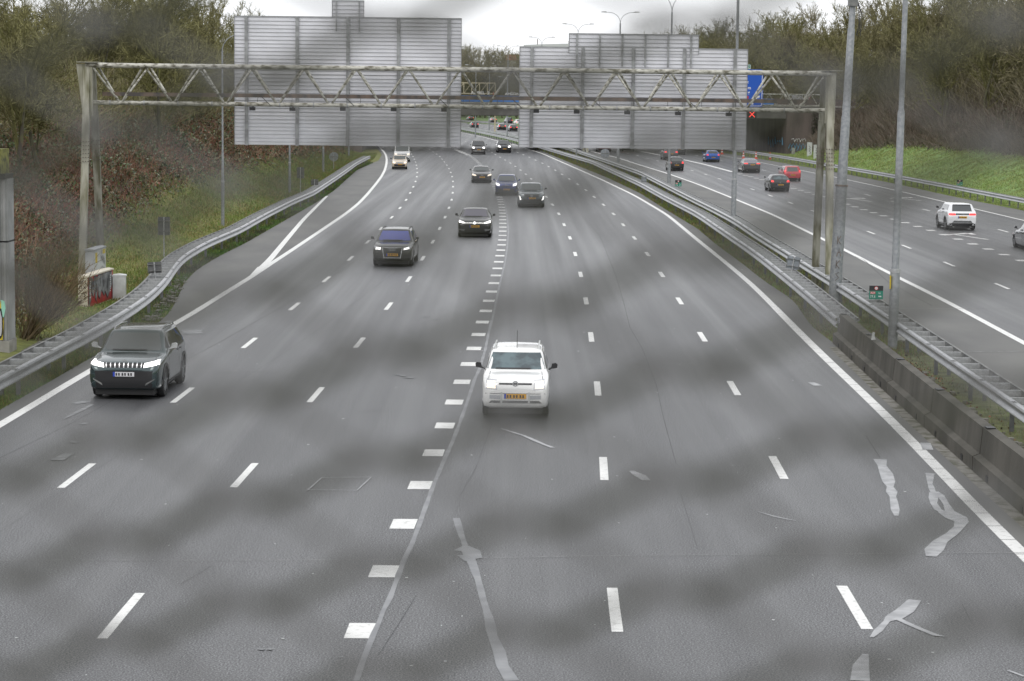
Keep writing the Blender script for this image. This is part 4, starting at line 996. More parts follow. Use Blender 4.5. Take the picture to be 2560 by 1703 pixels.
for s_, px, py, sz_ in (('m', 1867.5, 223, .55), ('g', 1868, 235, .6), ('t', 1866, 208, .5), ('m', 1855, 223, .55), ('nt', 1850, 208, .5)):
    text_mesh(b, s_, sz_, lambda a, c, px=px, py=py: (u_(px, py) + a, -.012, w_(py) + c), .02)
ax0, az0 = u_(1884, 0), w_(251)
b.add([(ax0 + p[0], -.012, az0 + p[1]) for p in [(0, .08), (.1, 0), (.50, .36), (.62, .22), (.75, .62), (.28, .58), (.42, .45)]], [(0, 1, 2, 6), (2, 3, 4), (4, 5, 6), (2, 4, 6)])
b.box(u_(1878, 0), u_(1882, 0), -.014, -.012, w_(262), w_(256)); b.build('lettering', 'sign_white', sg)
b = MB(); b.box(u_(1866, 0), u_(1870, 0), -.016, -.004, w_(247), w_(240)); b.build('red_shield', 'sign_red', sg)
gs = empty('exit_sign', (pl_.x, 297.0 - .8, pl_.z + .02), 0, 'small green number plate on top of the blue direction sign', 'road sign')
b = MB(); b.prism(rrect(u_(1874, 0) - u_(1858, 0), .62, .1, u_(1858, 0)), 0, .08, 'xz'); b.build('panel', 'sign_green', gs)
b = MB(); o_ = rrect(u_(1874, 0) - u_(1858, 0) - .08, .54, .08, u_(1858, 0) + .04, .04); i_ = rrect(u_(1874, 0) - u_(1858, 0) - .2, .42, .06, u_(1858, 0) + .1, .1)
b.add([(p[0], -.01, p[1]) for p in o_] + [(p[0], -.01, p[1]) for p in i_], [(i, (i+1) % n, (i+1) % n + n, i + n) for i in range(n)]); text_mesh(b, '3', .4, lambda a, c: (u_(1867, 0) + a, -.012, .17 + c)); b.build('lettering', 'sign_white', gs)
# lane signal with the red cross
c_ = atY(1880, 286, 296.5)
ls = empty('lane_signal', (c_.x, 296.5, c_.z), 0, 'black lane signal box showing a lit red cross under the blue sign', 'signal')
MB().box(-.62, .62, 0, .35, -.62, .62).build('housing', 'black', ls)
b = MB()
for k in range(7):
    t = -.33 + .11 * k
    for s in (-1, 1): b.lathe([(0, -.012), (.055, -.012), (.055, .0)], 8, 'y', (t, -.01, t * s))
b.bar((-.34, -.012, -.34), (.34, -.012, .34), .12, .02); b.bar((-.34, -.035, .34), (.34, -.035, -.34), .12, .02)
b.build('red_cross', 'led_red', ls)
# cream lattice gantry behind the overpass
g3 = empty('lattice_gantry', (atY(1120, 238, 450).x, 450, 0), 0, 'cream lattice frame standing above the overpass between the two sign backs', 'gantry')
X1_ = atY(1238, 238, 450).x - g3.location.x; b = MB()
for z_ in (8.3, 10.4): b.bar((0, 0, z_), (X1_, 0, z_), .2)
for k in range(7): x_ = X1_ * k / 6; b.bar((x_, 0, 8.3), (x_, 0, 10.4), .16)
b.build('frame', 'cream_steel', g3)
b = MB()
for k in range(6): x_ = X1_ * k / 6; b.bar((x_, 0, 8.3), (x_ + X1_ / 6, 0, 10.4), .1)
b.build('diagonals', 'cream_steel', g3)
MB().bar((X1_, 0, -.3), (X1_, 0, 8.3), .3).build('leg', 'cream_steel', g3); MB().bar((0, 0, -.3), (0, 0, 8.3), .3).build('leg', 'cream_steel', g3)
# buildings far off
hb = empty('exhibition_hall', (14.5, 660, 0), 0, 'large hall with a low white curved roof behind the right sign back', 'building')
b = MB(); b.box(-11, 60, 0, 70, 0, 22.5); b.build('wall', 'concrete_light', hb)
b = MB(); prof = [(-12 + 73 * t, 22.6 + 1.2 * math.sin(PI * min(.999, .04 + .9 * t)) ** .6) for t in np.linspace(0, 1, 14)]
b.prism(prof + [(61, 22.45), (-12, 22.45)], -1, 71, 'xz'); b.build('roof', 'roof_white', hb)
for q in (3.0, 12.2, 22.0): MB().box(q - .12 - 11, q + .12 - 11, 2, 3, 23.0, 24.9 - q * .05).build('chimney', 'tray', hb)
hs = empty('house', (2.0, 990, 0), .1, 'building with a reddish roof behind the distant trees', 'house')
MB().box(-6.5, 6, 0, 12, 0, 24.0).build('wall', 'concrete_light', hs)
b = MB(); b.prism([(-7.2, 24.0), (6.8, 24.0), (5, 26.6), (-5, 26.6)], -.5, 12.5, 'xz'); b.build('roof', 'brick_roof', hs)

# ------------------------------------------------------------------ street lamps
def lamp(px, py, label, top, kind='double', lean=0.0, r0_=.11, arm=1.8, base_h=2.4, group=None, joints=(.55,), stump=0, p=None, th=0.0):
    p = p or on_terrain(px, py)
    root = empty('street_lamp', p, th, label, 'street lamp', group)
    b = MB(); ax = lambda z: (lean * z, 0, z)
    pts = [ax(-.3), ax(base_h), ax(base_h + .12), ax(top * joints[0]), ax(top * joints[0] + .1), ax(top)]
    b.tube(pts, [r0_, r0_, r0_ * .76, r0_ * .74, r0_ * .56, r0_ * .5], 14); b.build('pole', 'pole_grey', root, smooth=True)
    b = MB(); b.tube([ax(base_h - .06), ax(base_h + .06)], r0_ * 1.06, 14); b.build('collar', 'galv', root, smooth=True)
    ss = {'double': (-1, 1), 'right': (1,), 'left': (-1,), 'none': ()}[kind]
    for s in ss:
        a = MB(); cv = [(lean * top + s * arm * (1 - math.cos(t)) , 0, top + arm * .95 * math.sin(t)) for t in np.linspace(0, PI / 2, 9)]
        a.tube(cv + [(cv[-1][0] + s * .3, 0, cv[-1][2] + .03)], .028, 7); a.build('arm', 'pole_grey', root, smooth=True)
        h = MB(); x_ = cv[-1][0] + s * .25; h.prism([(x_, cv[-1][2] - .03), (x_ + s * .62, cv[-1][2] + .0), (x_ + s * .58, cv[-1][2] + .10), (x_ + s * .1, cv[-1][2] + .13)], -.14, .14, 'xz'); h.build('lamp_head', 'cab_white', root)
    return root
lamp(557, 567, 'tall grey street lamp with a curved arm on the grass bank left of the sign', 10.0, 'right', r0_=.10, arm=1.0, base_h=2.6, joints=(.42,))
lamp(724, 485, 'grey lamp post directly under the left sign back, second nearest on the left bank', 10.5, 'right', r0_=.10, arm=1.0)
lamp(808, 432, 'grey lamp post on the left bank behind the round sign back', 10.5, 'right', r0_=.11, arm=1.0)
lamp(872, 392, 'farthest grey lamp post of the left bank, beside the end of the guardrail', 10.0, 'right', r0_=.12, arm=1.0)
Lm = lamp(0, 0, 'nearest tall grey lamp post in the median, rising behind the concrete barrier', 17.0, 'double', lean=.008, r0_=.15, base_h=2.35, joints=(.42,), p=at(2231, 868))
b = MB(); b.box(-.155, -.13, -.16, -.05, 1.8, 2.2); b.build('yellow_sticker', 'spray_yellow', Lm)
# wide camera mast with clamp and cables
cm = empty('camera_mast', at(2086, 757), 0, 'thick grey steel mast, cables clamped at its top, beside the right gantry legs', 'mast')
b = MB(); LX = .035; ax = lambda z: (LX * z, 0, z)
b.tube([ax(-.3), ax(4.35), ax(4.36), ax(6.9), ax(6.95), ax(10.1), ax(10.15), ax(12.2)], [.235, .215, .185, .165, .15, .135, .115, .10], 12); b.build('pole', 'pole_grey', cm, smooth=True)
b = MB(); b.tube([ax(4.33), ax(4.40)], .24, 12); b.build('collar', 'tray', cm)
b = MB(); b.box(LX*11.1 - .16, LX*11.1 + .16, -.2, .2, 10.95, 11.4); b.build('clamp', 'steel_dark', cm)
b = MB()
for k in range(4): b.tube([(LX*11 + .1, -.12, 11.3), (LX*11 + .2 + .05 * k, -.15, 10.9 - .1 * k), (LX*11 + .22 + .02 * k, -.15, 10.3 - .15 * k), (LX*10.2 + .17, -.12, 9.9)], .012, 5)
b.build('cables', 'black', cm)
b = MB(); 
for q, pts in enumerate([[(0,0),(0,.3)], [(.12,.3),(.02,.15),(.12,0)], [(0,-.45),(.08,-.15),(.15,-.45)], [(.04,-.3),(.12,-.3)], [(0,-.9),(0,-.6)], [(0,-.75),(.12,-.6)], [(0,-.75),(.12,-.9)], [(.12,-1.05),(0,-1.1),(.12,-1.25),(0,-1.35)]]):
    ribbon(b, [(u_2 - .06, v_ + 2.2) for u_2, v_ in pts], .025, lambda u, v: (u + LX * v, -.245, v))
b.build('graffiti', 'tray', cm)
lamp(0, 0, 'grey median lamp post reaching up behind the right end of the sign back', 17.0, 'double', r0_=.15, base_h=2.9, p=at(1833, 571.5))
lamp(0, 0, 'median lamp post with an orange sticker in front of the small black hatchback', 14.5, 'double', r0_=.14, p=at(1671.7, 480.6))
lamp(0, 0, 'median lamp post whose double arm rises above the middle of the right sign back', 15.6, 'double', r0_=.16, p=at(1545, 421.6), arm=1.2)
MX = lambda y: float(railM1(y) + railM2(y)) / 2 + .3
for px, Yd, tz, lab in [(1443, 292, 17.4, 'double-armed street lamp against the sky above the left end of the long panel'), (1353, 349, 17.2, 'double-armed street lamp against the sky above the white hall roof'), (1269, 410, 17.2, 'faint double-armed street lamp among the bare trees between the signs')]:
    X_ = atY(px, 250, Yd).x
    lamp(0, 0, lab, tz - 1.5, 'double', r0_=.11, arm=1.2, p=Vector((X_, Yd, 0)))
for px, py, Yd, lab in [(1190, 178, 430, 'grey far lamp post behind the cream lattice frame'), (1224, 186, 470, 'grey far lamp post with a short top bar right of the cream lattice frame'), (1268, 205, 520, 'far lamp post just left of the right sign back')]:
    q = atY(px, py, Yd); lamp(0, 0, lab, q.z, 'left', r0_=.13, arm=1.2, p=Vector((q.x, Yd, 0)))

# ------------------------------------------------------------------ small signs
def sign_back(px, py_base, w_, h_, z0, label, p=None, m='sign_back', rot=0.0, name='traffic_sign', tilt=0.0, cat='sign back'):
    p = p or on_terrain(px, py_base); root = empty(name, p, rot, label, cat); root.rotation_euler = (0, tilt, rot)
    MB().tube([(0, 0, -.2), (0, 0, z0 + h_)], .03, 8).build('post', 'galv', root)
    b = MB(); b.prism(rrect(w_, h_, .04, -w_ / 2, z0), .03, .05, 'xz'); b.build('plate', m, root)
    b = MB(); b.box(-w_*.46, w_*.46, -.035, .029, z0 + h_*.2, z0 + h_*.24); b.box(-w_*.46, w_*.46, -.035, .029, z0 + h_*.76, z0 + h_*.8)
    for s in (-.49, .47): b.box(s*w_, s*w_ + .02, .0, .03, z0 + .02, z0 + h_ - .02)
    b.build('brackets', 'steel_dark', root); return root
sign_back(410, 648, .56, .84, 1.1, 'dark rectangular sign back on a post above the bend of the left guardrail')
sign_back(751, 485, .56, .84, 1.2, 'small dark rectangular sign back below the left road sign, beside the guardrail')
sign_back(0, 0, .52, .42, .14, 'tilted dark square sign back standing on the left guardrail rungs', p=at(388, 693, .72), tilt=-.07)
sign_back(0, 0, .55, .42, .1, 'small dark sign back on the far part of the left guardrail', p=at(786.5, 466, .75))
sign_back(0, 0, .52, .50, .10, 'pale grey square sign back tilted on the median guardrail', p=at(1979, 679, .72), m='sign_back_light', tilt=.16)
sign_back(0, 0, .45, .48, .02, 'tiny pale sign back box standing between the median guardrails far off', p=at(1609.7, 457, .7), m='sign_back_light')
def round_back(p, rad, zc, label):
    root = empty('traffic_sign', p, 0, label, 'sign back')
    MB().tube([(0, 0, -.2), (0, 0, zc + rad * .8)], .035, 8).build('post', 'galv', root)
    MB().lathe([(0, .03), (rad - .02, .03), (rad, .045), (rad, .06), (0, .06)], 28, 'y', (0, 0, zc)).build('disc', 'sign_back_light', root)
    MB().box(-rad*.8, rad*.8, -.035, .029, zc - .03, zc + .03).build('bracket', 'steel_dark', root)
pr = on_terrain(834, 425.5); round_back(pr, .46, atY(835.4, 392, pr.y).z - pr.z, 'round grey sign back on a thin post on the left bank')
pr = at(1512.5, 408.5); round_back(pr, .53, atY(1512.7, 384, pr.y).z, 'round grey sign back in the median under the right road sign')
def km_sign(p, s, label, full=True):
    root = empty('kilometre_sign', p, 0, label, 'kilometre sign')
    MB().box(-s*.5, s*.5, 0, .02, .0, s*.60).build('green_panel', 'sign_green', root)
    MB().box(-s*.5, s*.5, 0, .02, s*.602, s*.97).build('black_panel', 'trim_black', root)
    b = MB(); b.tube([(0, .05, -.6), (0, .05, s*.9)], .025, 6); b.build('post', 'galv', root)
    MB().lathe([(s*.10, -.004), (s*.135, -.004)], 20, 'y', (0, 0, s*.79)).build('red_ring', 'sign_red', root)
    b = MB(); b.lathe([(0, -.003), (s*.10, -.003)], 20, 'y', (0, 0, s*.79)); b.box(s*.17, s*.37, -.003, -.001, s*.16, s*.24)
    b.build('white_marks', 'sign_white', root)
    if full:
        MB().box(-s*.42, -s*.06, -.003, -.001, s*.36, s*.54).build('red_plate', 'sign_red', root)
        b = MB(); text_mesh(b, 'A27', s*.20, lambda a, c: (-s*.41 + a, -.006, s*.38 + c), .01); text_mesh(b, 'Li', s*.2, lambda a, c: (s*.17 + a, -.004, s*.38 + c), .01)
        text_mesh(b, '77.5', s*.23, lambda a, c: (-s*.44 + a, -.004, s*.10 + c), .01); b.build('lettering', 'sign_white', root)
        b = MB(); text_mesh(b, '100', s*.10, lambda a, c: (-s*.085 + a, -.005, s*.755 + c)); b.build('limit_digits', 'trim_black', root)
    return root
km_sign(at(2190, 748, .80), .47, 'green and black kilometre plate reading A27 77.5 on the near median guardrail')
km_sign(at(1695.7, 466, .80), .49, 'far green and black kilometre plate on the median guardrail near the black hatchback', True)
q = at(2399, 464, .62); km_sign(q, .50, 'green and black kilometre plate at the foot of the green right bank', True)
# cream information sign on the right bank
q = atY(2084, 378, 300); ys_ = empty('information_sign', (q.x, 300, q.z), 0, 'cream information sign with lines of dark text on the right bank behind the mast', 'information sign')
MB().box(-.75, .75, 0, .05, 0, 1.36).build('panel', 'sign_cream', ys_); b = MB()
text_mesh(b, 'Spoorviaduct', .20, lambda a, c: (-.58 + a, -.005, .62 + c), .008); text_mesh(b, 'Hoevensche', .20, lambda a, c: (-.6 + a, -.005, .3 + c), .008)
b.tube([(.1, -.01, 1.1), (.25, -.01, 1.2), (.4, -.01, 1.08), (.5, -.01, 1.2)], .02, 5); b.build('lettering', 'trim_black', ys_)
MB().box(-.6, -.52, .06, .12, -2.6, 1.2).build('post', 'steel_dark', ys_); MB().box(.52, .6, .06, .12, -2.6, 1.2).build('post', 'steel_dark', ys_)

# ------------------------------------------------------------------ cabinets, wall, cones
def cab(name, p, w_, d_, h_, rot, m, label, ov=.03, roof=None, cat='cabinet'):
    root = empty(name, p, rot, label, cat)
    b = MB(); b.box(0, w_, 0, d_, -.3, h_ - .05); b.build('housing', m, root)
    b = MB(); b.prism([(-ov, h_ - .048), (w_ + ov, h_ - .048), (w_ + ov, h_), (w_ / 2, h_ + .03), (-ov, h_)], -ov, d_ + ov, 'xz'); b.build('lid', roof or m, root); return root
c1 = cab('equipment_cabinet', (-15.20, 78.1, 0), .33, 3.75, 1.10, -.06, 'cab_cream', 'long cream cabinet with red and silver graffiti at the left gantry leg')
b = MB(); b.box(.331, .335, .06, 3.72, .0, 1.04); b.build('red_paint', 'spray_red', c1)
F_ = lambda u, v: (.341, .1 + u, v)
b = MB(); so = MB()
blobs = [[(.02,.05),(.12,.0),(.35,.25),(.40,.95),(.30,1.02),(.05,1.0)],
         [(.35,.95),(.45,.50),(.72,.30),(.95,.62),(1.0,1.0),(.8,1.02),(.72,.8),(.6,1.0)],
         [(1.0,1.02),(.95,.25),(1.12,.12),(1.3,.55),(1.42,1.0),(1.2,.95)],
         [(1.38,1.0),(1.4,.3),(1.62,.18),(1.9,.5),(1.95,1.0),(1.7,1.02)],
         [(1.95,1.0),(1.92,.45),(2.25,.22),(2.55,.5),(2.5,1.0),(2.2,1.03)],
         [(2.5,1.02),(2.42,.4),(2.75,.12),(3.05,.3),(3.25,.75),(3.1,1.02)], [(3.1,1.0),(3.2,.35),(3.42,.55),(3.4,1.0)]]
for q, bl in enumerate(blobs):
    cx_ = sum(p[0] for p in bl) / len(bl); cz_ = sum(p[1] for p in bl) / len(bl)
    so.add([(.338 + .0008 * q, .1 + cx_ + (p[0] - cx_) * 1.14, min(1.04, cz_ + (p[1] - cz_) * 1.10)) for p in bl], [tuple(range(len(bl)))])
    b.add([(.3445 + .0008 * q, .1 + p[0], p[1]) for p in bl], [tuple(range(len(bl)))])
so.build('graffiti_outline', 'spray_black', c1); b.build('graffiti_fill', 'spray_silver', c1)
b = MB()
for (u, v, h_) in [(.25,.5,.4),(.7,.55,.2),(1.1,.45,.3),(1.6,.6,.3),(2.15,.55,.25),(2.7,.45,.35),(2.95,.7,.2)]: ribbon(b, [(u, v), (u + .06, v + h_ / 2), (u + .02, v + h_)], .09, lambda a, c: (.352, .1 + a, c))
b.build('graffiti_shadow', 'spray_black', c1)
b = MB()
for k in range(16): u = .28 + .02 * (k % 2) if k < 8 else 3.2 + .05 * (k % 2); v = .3 + .08 * (k % 8); b.box(.353, .355, u, u + .09, v, v + .05)
b.build('white_dots', 'spray_white', c1)
b = MB()
for q, pts in enumerate([[(.03,.95),(.03,.82)], [(.09,.95),(.09,.82)], [(.03,.89),(.09,.89)], [(.13,.94),(.14,.82),(.19,.86),(.13,.9),(.2,.95)], [(.22,.94),(.28,.93)], [(.25,.95),(.25,.82)], [(.04,.77),(.05,.66)], [(.02,.72),(.1,.72)], [(.12,.78),(.12,.64),(.18,.66)], [(.2,.77),(.2,.64)], [(.26,.77),(.22,.7),(.27,.66)], [(.03,.6),(.12,.57)], [(.1,.48),(.28,.54)], [(.18,.5),(.24,.42),(.2,.36)]]):
    ribbon(b, pts, .022, lambda u, v: (u + .01, -.004, v))
b.build('graffiti_tag', 'spray_black', c1)
c2 = cab('equipment_cabinet', (-16.45, 86.0, float(ground_h(-16.2, 86.6)) - .05), .34, 2.1, 1.45, -.03, 'cab_grey', 'tall grey cabinet with scribbles behind the left gantry leg')
b = MB(); b.box(.343, .347, .02, 2.08, .0, 1.38); b.build('side_face', 'cab_white', c2)
b = MB()
for pts in [[(1.3,1.35),(1.35,1.2)], [(1.2,1.15),(1.25,.9)], [(1.3,1.1),(1.5,.85),(1.45,1.15)], [(1.6,1.1),(1.65,.8)], [(1.75,1.05),(1.8,.75),(1.95,.9)], [(1.5,.72),(1.6,.6)], [(1.75,.65),(1.9,.5)], [(.3,.4),(.35,.62),(.5,.6),(.55,.35)], [(.8,.45),(.85,.55),(1.0,.4),(1.1,.55),(1.3,.5),(1.4,.7)]]:
    ribbon(b, pts, .05, lambda u, v: (.351, u, v))
b.build('graffiti_tag', 'spray_black', c2)
b = MB(); b.box(.3475, .3505, 1.5, 2.0, 1.18, 1.36); b.box(.3475, .3505, .2, .55, .9, 1.3); b.build('yellow_patch', 'spray_yellow', c2)
cab('equipment_cabinet', (-14.62, 81.6, 0), .47, .5, .86, .12, 'cab_white', 'small white roadside cabinet with a lid, right of the graffiti cabinet', ov=.02)
for px, py, hh, ww, lab in [(2024, 391, 1.7, .55, 'white cabinet with a black tag, left one of two beside the far gantry leg'), (2041, 396, 1.6, .6, 'white cabinet, right one of two beside the far gantry leg')]:
    q = on_terrain(px, py); cc_ = cab('equipment_cabinet', q - Vector((ww/2, 0, 0)), ww, .5, hh, 0, 'cab_white', lab)
    b = MB(); ribbon(b, [(.2, 1.4), (.35, 1.2), (.2, 1.05), (.38, .9), (.22, .75), (.4, .5), (.25, .35)], .07, lambda u, v: (u, -.006, v * .9)); b.build('graffiti_tag', 'spray_black', cc_)
q = on_terrain(1983, 387); cab('equipment_cabinet', q - Vector((.2, 0, 0)), .45, .3, .95, 0, 'concrete_light', 'small grey concrete marker box by the overpass abutment')
# ribbed concrete wall at the left edge
wl_ = empty('ribbed_wall', (-14.47, 64.0, 0), 0, 'grey ribbed concrete wall with graffiti at the left edge of the photo', 'wall')
def ribbed(z0, z1, name):
    b = MB(); prof = []; x_ = 0.0
    prof.append((0, 0))
    pr_ = [(0, .06)]
    x_ = -.03
    while x_ > -6.6: pr_ += [(x_, .06), (x_ - .02, 0), (x_ - .085, 0), (x_ - .105, .06)]; x_ -= .16
    pr_ += [(-6.7, .06), (-6.7, .9), (0, .9)]
    b.add([(p[0], p[1], z0) for p in pr_] + [(p[0], p[1], z1) for p in pr_], [tuple(range(len(pr_))), tuple(range(2*len(pr_)-1, len(pr_)-1, -1))] + [(i, (i+1) % len(pr_), (i+1) % len(pr_) + len(pr_), i + len(pr_)) for i in range(len(pr_))])
    return b.build(name, 'rib_wall', wl_)
ribbed(.36, 3.18, 'ribbed_panel'); ribbed(3.23, 5.0, 'ribbed_panel')
MB().box(-6.7, .02, -.02, .95, -.3, .355).build('plinth', 'concrete_light', wl_); MB().box(-6.7, 0, .08, .9, 3.181, 3.229).build('joint', 'black', wl_)
MB().box(-6.75, -.03, -.05, 1.0, 5.0, 5.14).build('cap_strip', 'black', wl_); MB().box(-6.7, -.14, -.1, 1.0, 5.145, 5.85).build('mossy_beam', 'moss_yellow', wl_)
gy = MB(); gk = MB(); gs_ = MB(); gm = MB()
W_ = lambda off: (lambda u, v: (u, off, v))
gy.prism([(-.6,.40),(-.17,.38),(-.13,.9),(-.17,1.3),(-.28,1.72),(-.6,1.65)], -.012, -.008, 'xz')
gm.prism([(-.20,1.0),(-.12,1.05),(-.07,1.3),(-.10,1.5),(-.2,1.55)], -.016, -.0125, 'xz')
gk.prism([(-.6,.48),(-.36,.46),(-.22,.42),(-.16,.55),(-.15,1.0),(-.19,1.28),(-.27,1.32),(-.24,1.62),(-.34,1.60),(-.38,1.3),(-.6,1.2)], -.021, -.0165, 'xz')
gs_.prism([(-.34,.62),(-.29,.50),(-.21,.50),(-.185,.65),(-.18,1.0),(-.22,1.22),(-.31,1.24),(-.33,1.1)], -.026, -.0215, 'xz')
gs_.prism([(-.36,1.3),(-.29,1.33),(-.27,1.56),(-.32,1.55)], -.026, -.0215, 'xz')
gs_.prism([(-.56,.7),(-.40,.6),(-.38,.9),(-.44,1.1),(-.56,1.1)], -.026, -.0215, 'xz')
gy.build('graffiti_glow', 'spray_yellow', wl_); gm.build('graffiti_mint', 'spray_mint', wl_); gk.build('graffiti_outline', 'spray_black', wl_); gs_.build('graffiti_fill', 'lilac', wl_)
# dark paving slabs at the wall foot
b = MB()
for k in range(5): b.box(-14.2, -13.5 - .1 * k, 64.4 + k * .7, 65.05 + k * .7, -.06, .03 + .003 * k)
b.build('paving_slabs', 'curb_stone')['kind'] = 'structure'
# traffic cones
def cone(p, label):
    root = empty('traffic_cone', p, 0, label, 'traffic cone', 'traffic cones on the right shoulder')
    b = MB(); b.box(-.24, .24, -.24, .24, 0, .05); b.build('base', 'cone_red', root)
    b = MB(); b.lathe([(.17, .05), (.05, .95), (0, .96)], 18); b.build('body', 'cone_red', root, smooth=True)
    for z0, z1 in ((.28, .46), (.62, .76)):
        rr_ = lambda z: .17 - (z - .05) * .12 / .9 + .004
        MB().lathe([(rr_(z0), z0), (rr_(z1), z1)], 18).build('white_band', 'spray_white', root, smooth=True)
    return root
for px, py, lab in [(1805, 386, 'traffic cone farthest left, near the blue hatchback'), (1858.7, 396.5, 'traffic cone behind the grey saloon, left of its roof'), (1890, 397.5, 'middle one of the three larger traffic cones, above the grey saloon'), (1925, 399.5, 'rightmost traffic cone, between the grey saloon and the red car')]:
    q = at(px, py); q2 = cone(q, lab); q2.scale = (1, 1, 1)
# stone and scrap in the median
q = at(2252, 852); b = MB(); random.seed(2)
bm = bmesh.new(); bmesh.ops.create_icosphere(bm, subdivisions=2, radius=.3)
for v in bm.verts: v.co *= random.uniform(.82, 1.12); v.co.z *= .62
me = bpy.data.meshes.new('white_stone'); bm.to_mesh(me); bm.free(); me.materials.append(M['rock']); o = link(bpy.data.objects.new('white_stone', me)); o.location = (q.x, q.y, .05); tag(o, 'pale round stone lying in the median behind the lamp post', 'stone')
q = at(2268, 903, .93); b = MB(); b.prism([(-.05, 0), (.07, .01), (.03, .1), (.05, .2), (-.02, .22), (-.04, .08)], 0, .03, 'xz'); o = b.build('paper_scrap', 'cab_white'); o.location = (q.x - .06, 62.0 - .5, .925); tag(o, 'white scrap standing on top of the concrete barrier', 'litter')
# ------------------------------------------------------------------ cars
def pchip(xk, yk, x):
    xk = np.asarray(xk, float); yk = np.asarray(yk, float); h = np.diff(xk); d = np.diff(yk) / h
    mm = np.zeros(len(xk)); 
    for i in range(1, len(xk) - 1):
        if d[i-1] * d[i] > 0: w1 = 2*h[i] + h[i-1]; w2 = h[i] + 2*h[i-1]; mm[i] = (w1 + w2) / (w1 / d[i-1] + w2 / d[i])
    mm[0] = d[0]; mm[-1] = d[-1]
    i = np.clip(np.searchsorted(xk, x) - 1, 0, len(xk) - 2); t = (x - xk[i]) / h[i]
    return yk[i]*(1+2*t)*(1-t)**2 + mm[i]*h[i]*t*(1-t)**2 + yk[i+1]*t*t*(3-2*t) + mm[i+1]*h[i]*t*t*(t-1)
def body_grid(s):
    L_, H, hn, hc, c, rr_, q, hb = s['L'], s['H'], s['hn'], s['hc'], s['c'], s['r'], s['q'], s['hb']
    g = s.get('g', .72); sed = s.get('sedan'); bl = s.get('belt', hc + .02); gc = s.get('gc', .19)
    St = [(0, hn-.20, hn-.27, .80, .62, gc+.16), (.008, hn-.08, hn-.15, .89, .74, gc+.08), (.03, hn-.015, hn-.085, .95, .80, gc+.03), (c*.55, hn+(hc-hn)*.62, hn+(hc-hn)*.62-.06, .992, .84, gc), (c, hc, hc-.035, 1, .85, gc)]
    for k in (.33, .66): St.append((c+(rr_-c)*k, hc+(H-.03-hc)*(k*1.04), hc-.03+(bl-hc+.0)*k, 1, .85+(g-.85)*k, gc))
    St += [(rr_, H-.025, bl, 1, g, gc), ((rr_+q)/2, H, bl+.01, 1, g+.01, gc), (q, H-.045, bl+.03, .99, g-.01, gc)]
    if sed:
        St += [(q+(.88-q)*.5, (H+hb)/2+.02, bl+.01, .985, g+.05, gc), (.90, hb+.02, hb-.03, .97, .80, gc+.02), (.97, hb-.01, hb-.06, .94, .82, gc+.05), (.992, hb-.09, hb-.15, .90, .78, gc+.10), (1, hb-.2, hb-.27, .84, .7, gc+.16)]
    else:
        e = s.get('e', .965); St += [(q+(e-q)*.55, H-.045-(H-hb)*.5, bl+.0, .975, g+.03, gc+.02), (e, hb, hb-.05, .955, .80, gc+.04), (.99, hb-.10, hb-.16, .92, .78, gc+.09), (1, hb-.24, hb-.30, .86, .7, gc+.15)]
    St = np.array(St); tt = np.unique(np.concatenate([np.linspace(0, .04, 6), np.linspace(.04, .96, 62), np.linspace(.96, 1, 6)]))
    T, B, w_, g_, bo = [pchip(St[:, 0], St[:, k], tt) for k in range(1, 6)]
    hw = s['W'] / 2; rows = []
    for i in range(len(tt)):
        W_ = w_[i] * hw; G = g_[i] * hw; z0, zb, zt = bo[i], B[i], T[i]; dz = zb - z0
        rp = [(0, z0), (.8*W_, z0), (.955*W_, z0+.05), (.985*W_, z0+.25*dz), (W_, z0+.5*dz), (.995*W_, z0+.75*dz), (.975*W_, z0+.92*dz), (.945*W_, zb), (G+(.945*W_-G)*.5, (zb+zt-.06)/2), (G, max(zb+.002, zt-.07)), (G*.93, zt-.028), (G*.75, zt-.008), (G*.4, zt), (0, zt+.004)]
        # densify the sides for clean wheel arches
        rq = [rp[0], rp[1]]
        for a, b_, n in ((1,2,1), (2,3,3), (3,4,3), (4,5,3), (5,6,2), (6,7,1), (7,8,1), (8,9,2), (9,10,1), (10,11,1), (11,12,1), (12,13,1)):
            for k in range(1, n + 1): rq.append((rp[a][0] + (rp[b_][0]-rp[a][0])*k/n, rp[a][1] + (rp[b_][1]-rp[a][1])*k/n))
        rows.append(rq)
    R = np.array(rows); Y = -L_/2 + tt * L_
    return R, Y
